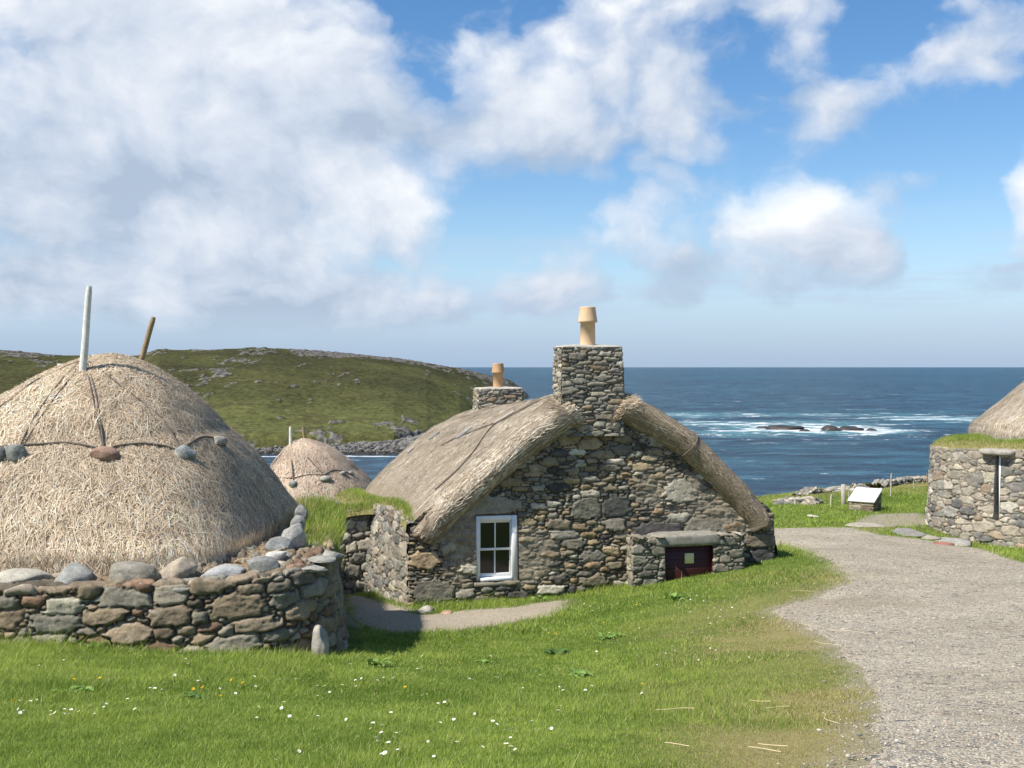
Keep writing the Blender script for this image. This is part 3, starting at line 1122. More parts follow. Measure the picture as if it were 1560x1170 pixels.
def smooth_path(pts, n=400):
    """Catmull-Rom through the points, resampled evenly"""
    P = np.array(pts, float)
    P = np.vstack([2 * P[0] - P[1], P, 2 * P[-1] - P[-2]])
    out = []
    for i in range(1, len(P) - 2):
        t = np.linspace(0, 1, 40, endpoint=False)[:, None]
        a, b, c, d = P[i - 1], P[i], P[i + 1], P[i + 2]
        out.append(0.5 * (2 * b + (c - a) * t + (2 * a - 5 * b + 4 * c - d) * t ** 2 + (3 * b - a - 3 * c + d) * t ** 3))
    out.append(P[-2][None])
    Q = np.vstack(out)
    L = np.r_[0, np.cumsum(np.linalg.norm(np.diff(Q[:, :2], axis=0), axis=1))]
    s = np.linspace(0, L[-1], n)
    return np.stack([np.interp(s, L, Q[:, k]) for k in range(Q.shape[1])], -1), L[-1]


def wall(name, pts, height, batter, cap, classes, pal, seed, material, parent=None, res=0.012, depth=0.035, rnd=0.022, side=1, back=False,
         mortar=None, fixed=(), loc=None, cut=None, mcol=(0.33, 0.30, 0.24), rim=0.05, topnoise=0.04, p=4.5, opening=None, ramp=0.0):
    """rubble wall along a curve of (x, y, ztop); outer face on the `side` of the direction of travel (+1 = right-hand side)"""
    _, L = smooth_path(pts)
    Ht = height + cap + (height if back else 0)
    st = stones(L, Ht, res, classes, seed, fixed, p=p)
    nx, ny = st['X'].shape
    path, _ = smooth_path(pts, nx)
    T = np.gradient(path[:, :2], axis=0)
    T /= np.linalg.norm(T, axis=1, keepdims=True)
    N2 = np.stack([T[:, 1], -T[:, 0]], -1) * side
    tt = st['Y'][0]
    # profile: outward offset, height below top, and direction of the surface normal
    zoff = np.where(tt < height, tt - height, np.where(tt < height + cap, 0.0, -(tt - height - cap)))
    ooff = np.where(tt < height, batter * (height - tt) / height, np.where(tt < height + cap, -(tt - height), -cap))
    ang = np.pi / 2 * sst(tt, height - rim, height + rim) + (np.pi / 2 * sst(tt, height + cap - rim, height + cap + rim) if back else 0)
    ang = np.broadcast_to(ang, tt.shape)
    mo = mortar(st['X'], st['Y']) if mortar is not None else None
    h = stone_relief(st, depth, rnd, seed, mo)
    C = stone_colors(st, pal, seed, h, depth, mortar=mo, mcol=mcol)
    hn = h - depth * 0.5
    bs = sst(st['X'][:, :1], 0.0, ramp) if ramp else 1.0
    ooff = np.where(tt < height, ooff, ooff)[None, :] * np.where(tt < height, bs, 1.0)
    on = np.cos(ang)[None, :] * hn + ooff
    zn = np.sin(ang)[None, :] * hn + zoff[None, :]
    xs = st['X'][:, 0]
    zt = path[:, 2] + topnoise * fbm(xs * 2.6, xs * 0 + 0.3, seed, 3)
    P = np.empty((nx, ny, 3))
    P[..., 0] = path[:, 0, None] + N2[:, 0, None] * on
    P[..., 1] = path[:, 1, None] + N2[:, 1, None] * on
    P[..., 2] = zt[:, None] + zn
    keep = None
    if opening is not None:
        s0, s1, t0, t1 = opening
        xm, ym = st['X'][:-1, :-1] + res / 2, st['Y'][:-1, :-1] + res / 2
        keep = ~((xm > s0) & (xm < s1) & (ym > t0) & (ym < t1))
    f = gridfaces(nx, ny, keep)
    if side > 0:
        f = f[:, ::1]
    o = mk(name, P, f, material, parent, col=C.reshape(-1, 3), loc=loc)
    return o, dict(path=path, N=N2, L=L, P=P)


# ------------------------------------------------------------------ straw strands
def straw(name, P, count, length, width, spread, lift, pal, seed, parent, material, weight=None, down=1, flip=False, tip=0.0, wisp=0.03, streak=None):
    """thousands of loose straws lying down the slope of a surface grid P (rows, down, 3)"""
    rng = np.random.default_rng(seed)
    N = gridnormals(P, flip)
    ni, nj = P.shape[:2]
    e1 = P[1:, :-1] - P[:-1, :-1]
    e2 = P[:-1, 1:] - P[:-1, :-1]
    area = np.linalg.norm(np.cross(e1, e2), axis=-1)
    if weight is not None:
        area = area * weight[:-1, :-1]
    pr = area.ravel() / area.sum()
    cell = rng.choice(len(pr), count, p=pr)
    ci, cj = cell // (nj - 1), cell % (nj - 1)
    a, b = rng.random(count)[:, None], rng.random(count)[:, None]

    def lerp(G):
        return (G[ci, cj] * (1 - a) + G[ci + 1, cj] * a) * (1 - b) + (G[ci, cj + 1] * (1 - a) + G[ci + 1, cj + 1] * a) * b
    p = lerp(P)
    n = lerp(N)
    n /= np.linalg.norm(n, axis=1, keepdims=True)
    D = e2[ci, cj] * down
    D -= n * (D * n).sum(1, keepdims=True)
    D /= np.linalg.norm(D, axis=1, keepdims=True) + 1e-9
    Sd = np.cross(n, D)
    sp = spread if np.isscalar(spread) else spread[ci, cj]
    th = rng.normal(0, 1, count) * sp
    th = th + sp * fbm(p[:, 0] * 2.2 + p[:, 2], p[:, 1] * 2.2 + p[:, 2] * 1.7, seed, 3)
    d = D * np.cos(th)[:, None] + Sd * np.sin(th)[:, None]
    sd = np.cross(n, d)
    Ln = rng.uniform(*length, count)[:, None]
    w = rng.uniform(*width, count)[:, None] / 2
    l0 = rng.uniform(-0.004, lift, count)[:, None]
    lm = l0 + rng.uniform(0.0, lift, count)[:, None]
    l2 = rng.uniform(-0.2, 1.0, count)[:, None] * lift + (rng.random(count)[:, None] < wisp) * rng.uniform(0.0, 0.05, count)[:, None] + tip
    bend = rng.normal(0, 0.10, count)[:, None] * Ln
    p0 = p + n * l0 - d * Ln * 0.5
    p1 = p + n * lm + sd * bend * 0.5
    p2 = p + n * l2 + d * Ln * 0.5 + sd * bend * 0.2
    V = np.stack([p0 - sd * w, p0 + sd * w, p1 - sd * w, p1 + sd * w, p2 - sd * w * 0.5, p2 + sd * w * 0.5], 1).reshape(-1, 3)
    k = np.arange(count)[:, None] * 6
    f = np.concatenate([k + (0, 1, 3, 2), k + (2, 3, 5, 4)])
    pal = np.array(pal)
    pw = pal[:, 3] / pal[:, 3].sum()
    big = fbm(p[:, 0] * 1.3 + p[:, 2] * 0.7, p[:, 1] * 1.3 + p[:, 2], seed + 2, 4)
    if streak is not None:
        q1, q2 = p @ streak[0], p @ streak[1]
        big = big * 0.6 + 0.9 * fbm(q1 * 5.5, q2 * 0.7, seed + 8, 4, 0.6)
    c = pal[rng.choice(len(pal), count, p=pw), :3] * rng.uniform(0.75, 1.25, (count, 1)) * (1 + 0.75 * big)[:, None]
    C = np.repeat(np.clip(c, 0.02, 0.8), 6, 0)
    o = mk(name, V, f, material, parent, col=C, smooth=False)
    o['kind'] = 'stuff'
    return o


PAL_STRAW = [(0.71, 0.575, 0.41, 3), (0.60, 0.47, 0.32, 3), (0.44, 0.33, 0.215, 1.5), (0.78, 0.69, 0.55, 1.8), (0.24, 0.17, 0.10, 1.0)]
PAL_GREY = [(0.51, 0.425, 0.315, 3), (0.39, 0.315, 0.22, 2.0), (0.65, 0.565, 0.44, 2.0), (0.22, 0.16, 0.10, 1.6), (0.76, 0.68, 0.57, 0.9)]


def boulder(name, c, size, rot, col, label, cat, group, seed, parent=None, base=None, rough=0.2, cuts=4, material=None):
    rng = np.random.default_rng(seed)
    V, Fc = rock_shape(rng, base or ICO4, rough, cuts + 2)
    V = V * size
    ca, sa = math.cos(rot), math.sin(rot)
    V = np.c_[V[:, 0] * ca - V[:, 1] * sa, V[:, 0] * sa + V[:, 1] * ca, V[:, 2]] + c
    C = np.tile(col, (len(V), 1)) * (1 + 0.25 * fbm(V[:, 0] * 9, V[:, 1] * 9 + V[:, 2] * 7, seed, 3))[:, None]
    o = mk(name, V, Fc, material or M['boulder'], col=C, loc=(c[0], c[1], c[2] - size[2] * 0.9))
    return tag(o, label, cat, group)


# ------------------------------------------------------------------ the gabled cottage
TH = R(12)
GA = np.array([math.cos(TH), math.sin(TH), 0.0])           # along the gable
GB = np.array([-math.sin(TH), math.cos(TH), 0.0])          # back along the ridge
GN = -GB                                                     # out of the gable, towards the path
UP = np.array([0, 0, 1.0])
PL = np.array([-1.53, 16.4, 0.0])                            # gable corner on the lane side
GW = 5.82
GC = PL + GA * GW / 2


def gpt(u, v):
    """gable coordinates (s along, z up) of a photo pixel on the gable plane"""
    k = (u - 780) / F
    s = (k * PL[1] - PL[0]) / (GA[0] - k * GA[1])
    d = PL[1] + s * GA[1]
    return s, -(v - HZ) / F * d


house = empty('stone_cottage', (GC[0], GC[1], -3.4), 'long stone cottage with thatched roof, white sash window and chimney on its gable', 'cottage')

# roof section: distance from the ridge line -> height at the front
RX = np.array([0.0, 0.25, 0.5, 0.84, 1.38, 2.0, 2.5, 2.82, 2.93])
RZ = np.array([-0.27, -0.31, -0.42, -0.62, -0.99, -1.52, -1.96, -2.27, -2.42])
HL = 8.0
DROP = 0.052


def build_gable():
    z0 = -4.0
    H = 4.0
    s_l, z_t = gpt(690, 757)
    s_r, z_b = gpt(803, 784)
    fx = [((s_l + s_r) / 2, (z_t + z_b) / 2 - z0, (s_r - s_l) / 2, (z_t - z_b) / 2)]
    for (u0, v0, u1, v1) in [(624, 882, 692, 918), (622, 798, 664, 815), (622, 840, 672, 866), (850, 655, 890, 678), (868, 757, 920, 792), (1010, 730, 1062, 768),
                             (915, 755, 962, 790), (960, 795, 1040, 818), (1040, 788, 1100, 815), (1140, 835, 1180, 858), (1130, 812, 1182, 834), (836, 806, 882, 822)]:
        a, zt = gpt(u0, v0)
        b, zb = gpt(u1, v1)
        fx.append(((a + b) / 2, (zt + zb) / 2 - z0, (b - a) / 2, (zt - zb) / 2))
    cl = [(0.13, 0.22, 0.3, 0.55, 130), (0.08, 0.15, 0.22, 0.5, 1300), (0.05, 0.10, 0.22, 0.55, 6000), (0.025, 0.055, 0.3, 0.6, 14000)]
    st = stones(GW, H, 0.0125, cl, 3, fx, p=4.5)

    def mort(X, Y):
        Zw = Y + z0
        m = np.zeros_like(X)
        for (u, v, ru, rv, w) in [(705, 850, 40, 70, 1.0), (810, 850, 42, 60, 1.2), (700, 790, 70, 40, 0.9), (1010, 740, 90, 45, 0.9), (1100, 800, 70, 45, 1.1), (985, 800, 40, 40, 0.5)]:
            s, z = gpt(u, v)
            s2, z2 = gpt(u + ru, v - rv)
            m += w * np.exp(-((X - s) / (s2 - s)) ** 2 - ((Zw - z) / (z2 - z)) ** 2)
        return sst(m + 0.9 * fbm(X * 2.2, Y * 2.2, 51, 4), 0.45, 1.0) * 0.72
    mo = mort(st['X'], st['Y'])
    h = stone_relief(st, 0.052, 0.022, 3, mo)
    C = stone_colors(st, PAL_GABLE, 3, h, 0.052, earth=(0.06, 0.05, 0.038), mortar=mo, mcol=(0.31, 0.275, 0.215))
    s, z = st['X'], st['Y'] + z0
    # outer corners eased back so the wall has thickness
    dl = np.minimum(s, GW - s)
    ease = np.where(s < 1, 0.3, 1.0) * 0.10 * (1 - np.sqrt(np.clip(1 - (1 - np.clip(dl / 0.10, 0, 1)) ** 2, 0, 1)))
    batter = 0.05 * (-2.2 - z)
    out = h - 0.02 - ease + np.clip(batter, -0.05, 0.1)
    P = PL + s[..., None] * GA + out[..., None] * GN + z[..., None] * UP
    xm = s[:-1, :-1] - GW / 2
    zm = z[:-1, :-1]
    top = np.interp(np.abs(xm), RX, RZ) - np.interp(np.abs(xm), [0, 2.3, 2.7], [0.2, 0.2, 0.0])
    top = np.where(np.abs(xm + 0.05) < 0.47, 0.0, top)
    global WIN
    WIN = (*gpt(723.5, 785), *gpt(788.5, 883.5))     # s0, ztop, s1, zbot
    s0, zt, s1, zb = WIN
    sm = s[:-1, :-1]
    keep = (zm < top) & ~((sm > s0) & (sm < s1) & (zm > zb) & (zm < zt))
    g = mk('gable_wall', P, gridfaces(*s.shape, keep), M['stone'], house, col=C.reshape(-1, 3))
    # reveal of the window opening
    dpt = 0.16
    mb = MB()
    q = lambda s_, z_, o_: PL + GA * s_ + UP * z_ + GN * o_
    for (a, b, c, d) in [((s0, zb), (s0, zt), 1, 0), ((s1, zt), (s1, zb), 1, 0), ((s0, zt), (s1, zt), 1, 0), ((s1, zb), (s0, zb), 1, 0)]:
        mb.add([q(*a, 0.02), q(*b, 0.02), q(*b, -dpt), q(*a, -dpt)], [(0, 1, 2, 3)])
    mb.build('window_reveal', M['mortar'], g)
    mb = MB()
    mb.box(q((s0 + s1) / 2, zb - 0.035, 0.015), GA, GN, UP, (s1 - s0) / 2 + 0.02, 0.06, 0.03, 0.008)
    mb.build('window_sill', plain('cement_sill', (0.25, 0.225, 0.18), 0.95, 0.1, 18, 0.25, 0.01), g)
    return g


def build_window():
    s0, zt, s1, zb = WIN
    s0 += 0.012
    s1 -= 0.012
    zt -= 0.012
    zb += 0.004
    q = lambda s_, z_, o_: PL + GA * s_ + UP * z_ + GN * o_
    w = MB()
    W_, H_ = s1 - s0, zt - zb
    fw = 0.055
    of = -0.035

    def bar(mb, a0, a1, z0_, z1_, o_, th, bev=0.006):
        mb.box(q((a0 + a1) / 2, (z0_ + z1_) / 2, o_), GA, GN, UP, (a1 - a0) / 2, th / 2, (z1_ - z0_) / 2, bev)
    bar(w, s0, s0 + fw, zb, zt, of, 0.10)
    bar(w, s1 - fw * 1.5, s1, zb, zt, of, 0.10)
    bar(w, s0 + fw, s1 - fw * 1.5, zt - 0.075, zt, of, 0.10)
    bar(w, s0 + fw, s1 - fw * 1.5, zb, zb + 0.05, of + 0.012, 0.13)
    fr = w.build('window', M['white_paint'], house)
    a0, a1 = s0 + fw, s1 - fw * 1.5
    z0_, z1_ = zb + 0.05, zt - 0.075
    zm = (z0_ + z1_) / 2 - 0.005
    for nm, lo, hi, o_ in (('sash', zm - 0.018, z1_, of - 0.005), ('sash', z0_, zm + 0.018, of - 0.032)):
        m = MB()
        t = 0.03
        bar(m, a0, a0 + t * .7, lo, hi, o_, 0.035, 0.004)
        bar(m, a1 - t * .7, a1, lo, hi, o_, 0.035, 0.004)
        bot = 0.055 if lo == z0_ else 0.034
        bar(m, a0 + t * .7, a1 - t * .7, lo, lo + bot, o_, 0.035, 0.004)
        bar(m, a0 + t * .7, a1 - t * .7, hi - 0.034, hi, o_, 0.035, 0.004)
        c = (a0 + a1) / 2
        bar(m, c - 0.010, c + 0.010, lo + bot, hi - 0.034, o_, 0.03, 0.003)
        m.build('sash', M['white_paint'], fr)
        g = MB()
        for (p0, p1) in ((a0 + t * .7, c - 0.010), (c + 0.010, a1 - t * .7)):
            g.add([q(p0, lo + bot, o_ - 0.004), q(p1, lo + bot, o_ - 0.004), q(p1, hi - 0.034, o_ - 0.004), q(p0, hi - 0.034, o_ - 0.004)], [(0, 1, 2, 3)])
        g.build('pane', M['glass'], fr)


def build_thatch_house():
    th = 0.40
    # section points, left eave -> ridge -> right eave, resampled by length
    xs = np.r_[-RX[::-1], RX[1:]]
    zs = np.r_[RZ[::-1], RZ[1:]]
    tail = [(-2.86, -2.56), (-2.70, -2.60)]
    xs = np.r_[-2.66, -2.80, -2.92, xs, 2.92, 2.80, 2.66]
    zs = np.r_[-2.62, -2.60, -2.53, zs, -2.53, -2.60, -2.62]
    L = np.r_[0, np.cumsum(np.hypot(np.diff(xs), np.diff(zs)))]
    nj = 150
    l = np.linspace(0, L[-1], nj)
    X, Z = np.interp(l, L, xs), np.interp(l, L, zs)
    for _ in range(3):
        X[1:-1] = (X[:-2] + 2 * X[1:-1] + X[2:]) / 4
        Z[1:-1] = (Z[:-2] + 2 * Z[1:-1] + Z[2:]) / 4
    nx_, nz_ = -np.gradient(Z), np.gradient(X)
    q = np.hypot(nx_, nz_)
    nx_, nz_ = nx_ / q, nz_ / q
    # stations: rounded front verge then back along the ridge, rounded rear
    ph = np.linspace(0, 1, 29)[1:] * np.pi
    y0 = 0.55

    def vf(a):
        if a <= np.pi / 2:
            return (y0 - (y0 + 0.19) * math.sin(a), -0.24 * (1 - math.cos(a)))
        return (0.10 - 0.29 * math.sin(a), -0.24 + 0.26 * math.cos(a))
    front = [vf(a) for a in ph[::-1]]
    body = [(y, 0.0) for y in np.linspace(y0, HL, 84)]
    rear = [(HL + (th / 2) * math.sin(a), -(th / 2) * (1 - math.cos(a))) for a in np.linspace(0, 1, 15)[1:] * np.pi]
    stt = front + body + rear
    P = np.empty((len(stt), nj, 3))
    for i, (y, off) in enumerate(stt):
        k = 1.0 + 0.06 * math.exp(-((y + 0.1) / 0.5) ** 2)
        lump = 0.05 * fbm(l * 1.3, l * 0 + y * 0.8, 61, 3) + 0.05 * fbm(l * 0.55, l * 0 + y * 3.6, 65, 3, 0.6) + 0.025 * fbm(l * 4.5, l * 0 + y * 2.0, 63, 3)
        sag = -0.05 * math.sin(math.pi * np.clip(y / HL, 0, 1))
        # the thatch stops either side of the chimney breast
        kk = np.clip((np.abs(X + 0.06) - 0.44) / 0.20, 0, 1)
        kk = np.sqrt(1 - (1 - kk) ** 2)
        kk = kk + (1 - kk) * sst(y, 0.50, 0.58)
        o = off * 1.0 + lump - (1 - kk) * 0.5
        yy = y * kk + (1 - kk) * 0.12 if y < 0.5 else y
        yr = np.clip(y / HL, 0, 1)
        swell = 0.17 * yr * np.sin(np.pi * np.clip(np.abs(X) / 2.95, 0, 1)) ** 0.9 * np.where(X < 0, 1, 0.5)
        swell = swell + 0.15 * np.sin(np.pi * np.clip(X / 2.95, 0, 1)) * (1 - 0.5 * yr)
        x = X + nx_ * (o + swell)
        z = Z + nz_ * (o + swell) - (0.082 - 0.040 * np.clip(np.abs(X) / 2.9, 0, 1)) * max(y, 0) + sag * (1 - np.abs(X) / 3)
        P[i] = GC + x[:, None] * GA + (np.zeros(nj) + yy)[:, None] * GB + z[:, None] * UP
    roof = mk('thatch_roof', P, gridfaces(len(stt), nj), M['thatch_grey'], house)
    # straws: two halves so each combs down its own slope
    mid = nj // 2
    nf = len(front)
    Pl = P[:, :mid + 1][:, ::-1]
    Pr = P[:, mid:]
    wl = np.ones(Pl.shape[:2])
    wl[:nf] *= 1.3
    wl[:, -14:] = 0
    straw('straw', Pl, 150000, (0.16, 0.55), (0.005, 0.013), 0.16, 0.022, PAL_GREY, 71, roof, M['straw'], wl, 1, True, streak=(GB, GA + 0.7 * UP))
    wr = np.ones(Pr.shape[:2]) * 0.25
    wr[:nf + 12] = 1.6
    wr[:, -14:] = 0
    straw('straw', Pr, 44000, (0.10, 0.36), (0.005, 0.010), 0.17, 0.018, [(c[0] * 0.98, c[1] * 0.93, c[2] * 0.86, c[3]) for c in PAL_GREY], 73, roof, M['straw'], wr, 1, False)  # browner straw on this slope, with some of its shade put into the colour
    return roof, P, nf, X, Z


def roof_pt(P, nf, x, y, lift=0.02):
    """point on the cottage thatch at ridge offset x and distance y behind the gable"""
    i = nf + np.clip((y - 0.55) / (HL - 0.55) * 83, 0, 82.99)
    i0 = int(i)
    row = P[i0] * (1 - (i - i0)) + P[i0 + 1] * (i - i0)
    xl = (row - GC) @ GA
    sel = slice(12, -12)
    k = np.argmin(np.abs(xl[sel] - x)) + 12
    p = row[k]
    t = row[k + 1] - row[k - 1]
    n = np.cross(GB, t)
    n /= np.linalg.norm(n)
    if n[2] < 0:
        n = -n
    return p + n * lift


def chimney_stack(name, c, hw, hd, zb, zt, seed, pot_r, pot_h, mt_pot, parent, cap_tilt=0.0):
    """square rubble chimney wrapped in thin stones, mortar cap and a clay pot"""
    per = 4 * (hw + hd)
    H = zt - zb
    st = stones(per, H, 0.012, [(0.09, 0.16, 0.2, 0.42, 600), (0.06, 0.11, 0.2, 0.45, 2500), (0.03, 0.06, 0.25, 0.6, 5000)], seed, p=5.0)
    h = stone_relief(st, 0.030, 0.016, seed)
    C = stone_colors(st, [(0.24, 0.225, 0.185, 3), (0.32, 0.29, 0.23, 2), (0.17, 0.165, 0.15, 2), (0.28, 0.22, 0.15, 1), (0.38, 0.36, 0.30, 1)], seed, h, 0.03)
    corners = np.array([(-hw, -hd), (hw, -hd), (hw, hd), (-hw, hd), (-hw, -hd)])
    Lc = np.r_[0, np.cumsum(np.linalg.norm(np.diff(corners, axis=0), axis=1))]
    s = st['X'][:, 0]
    cx, cy = np.interp(s, Lc, corners[:, 0]), np.interp(s, Lc, corners[:, 1])
    seg = np.clip(np.searchsorted(Lc, s, 'right') - 1, 0, 3)
    nn = np.array([(0, -1), (1, 0), (0, 1), (-1, 0)])[seg].astype(float)
    # ease the corners
    k = np.array([0.25, 0.5, 0.25])
    for _ in range(5):
        nn = 0.25 * np.roll(nn, 1, 0) + 0.5 * nn + 0.25 * np.roll(nn, -1, 0)
        cx = 0.25 * np.roll(cx, 1) + 0.5 * cx + 0.25 * np.roll(cx, -1)
        cy = 0.25 * np.roll(cy, 1) + 0.5 * cy + 0.25 * np.roll(cy, -1)
    nn /= np.linalg.norm(nn, axis=1, keepdims=True)
    hh = h - 0.012
    x = cx[:, None] + nn[:, 0, None] * hh
    y = cy[:, None] + nn[:, 1, None] * hh
    flare = 1 + 0.05 * (1 - st['Y'] / H)
    P = np.asarray(c) + (x * flare)[..., None] * GA + (y * flare)[..., None] * GB + (zb + st['Y'])[..., None] * UP
    ch = mk(name, P, gridfaces(*st['X'].shape), M['stone'], parent, col=C.reshape(-1, 3))
    mb = MB()
    ctr = np.array([c[0], c[1], 0.0])
    rings = []
    n = 40
    for (k, z) in ((1.0, zt - 0.03), (0.985, zt + 0.004), (0.9, zt + 0.022), (0.4, zt + 0.035), (0.0, zt + 0.036)):
        an = np.linspace(0, 2 * np.pi, n, endpoint=False)
        ca, sa = np.cos(an), np.sin(an)
        m = np.maximum(np.abs(ca), np.abs(sa))
        rings.append(ctr + (ca / m * hw * k)[:, None] * GA + (sa / m * hd * k)[:, None] * GB + (z + 0.006 * np.sin(an * 3 + seed))[:, None] * UP)
    V = np.array(rings)
    i, j = np.meshgrid(np.arange(4), np.arange(n), indexing='ij')
    mb.add(V.reshape(-1, 3), np.stack([i * n + j, i * n + (j + 1) % n, (i + 1) * n + (j + 1) % n, (i + 1) * n + j], -1).reshape(-1, 4))
    mb.build('chimney_cap', M['mortar'], ch, smooth=True)
    r, hh_ = pot_r, pot_h
    z = zt + 0.02
    p = MB()
    prof = [(r * 1.03, -0.02), (r * 1.0, 0.02), (r * 0.96, hh_ * 0.60), (r * 0.97, hh_ * 0.60), (r * 1.24, hh_ * 0.605), (r * 1.26, hh_ * 0.63), (r * 1.24, hh_ * 0.66), (r * 1.02, hh_ * 0.97), (r * 1.03, hh_ * 0.985), (r * 1.0, hh_), (r * 0.82, hh_), (r * 0.78, hh_ * 0.96), (r * 0.78, hh_ * 0.55)]
    p.lathe(ctr + UP * z, prof, 36)
    po = p.build('chimney_pot', mt_pot, ch, smooth=True)
    for poly in po.data.polygons:
        pass
    return ch


gable = build_gable()
build_window()
roof, RP, RNF, RXs, RZs = build_thatch_house()
c0 = GC + GA * -0.10 + GB * 0.24
chimney_stack('chimney', c0, 0.475, 0.27, -1.05, 0.305, 21, 0.118, 0.60, M['terracotta'], house)
c1 = GC + GA * -0.05 + GB * (HL - 0.45)
chimney_stack('chimney', c1, 0.49, 0.36, -1.6, -0.47, 22, 0.112, 0.53, M['terracotta2'], house)
# body of the cottage behind the skins (keeps daylight out from under the thatch)
mb = MB()
mb.box(GC + GB * (HL / 2 + 0.12) + UP * -3.60, GA, GB, UP, 2.70, HL / 2 - 0.05, 0.80)
mb.build('inner_wall', M['mortar'], house)

# lane-side wall, flaring and thick
side_pts = [(-1.515, 16.37, -2.30), (-1.60, 16.75, -2.30), (-1.84, 17.4, -2.26), (-2.12, 18.3, -2.28), (-2.5, 19.6, -2.42), (-3.0, 21.5, -2.6), (-3.9, 25, -2.85)]
CL_SIDE = [(0.09, 0.14, 0.6, 1.1, 700), (0.06, 0.10, 0.6, 1.2, 3000), (0.03, 0.06, 0.5, 1.2, 9000)]
wall('side_wall', side_pts, 1.75, 0.20, 0.55, [(0.13, 0.22, 0.32, 0.55, 500), (0.08, 0.14, 0.35, 0.6, 3000), (0.04, 0.08, 0.35, 0.7, 9000)], [(c[0] * 0.82, c[1] * 0.82, c[2] * 0.82, c[3]) for c in PAL_PALE], 31, M['stone_pale'], house, res=0.013, depth=0.05, rnd=0.015, side=-1, ramp=0.9,
     mortar=lambda X, Y: 0.35 * sst(fbm(X * 1.5, Y * 1.5, 8, 3), -0.2, 0.1), mcol=(0.30, 0.275, 0.225))
far_pts = [(PL + GA * GW + GB * y)[:2].tolist() + [-2.7 - DROP * y] for y in (0.02, 2, 5, 8)]
wall('side_wall', far_pts, 1.3, 0.12, 0.35, CL_SIDE, PAL_GABLE, 32, M['stone'], house, res=0.03, depth=0.045, side=1)
rear_pts = [(PL + GA * s + GB * (HL + 0.1))[:2].tolist() + [-2.75] for s in (0, 2, 4, GW)]
wall('rear_wall', rear_pts, 1.6, 0.12, 0.3, CL_SIDE, PAL_GABLE, 33, M['stone'], house, res=0.03, depth=0.045, side=-1)


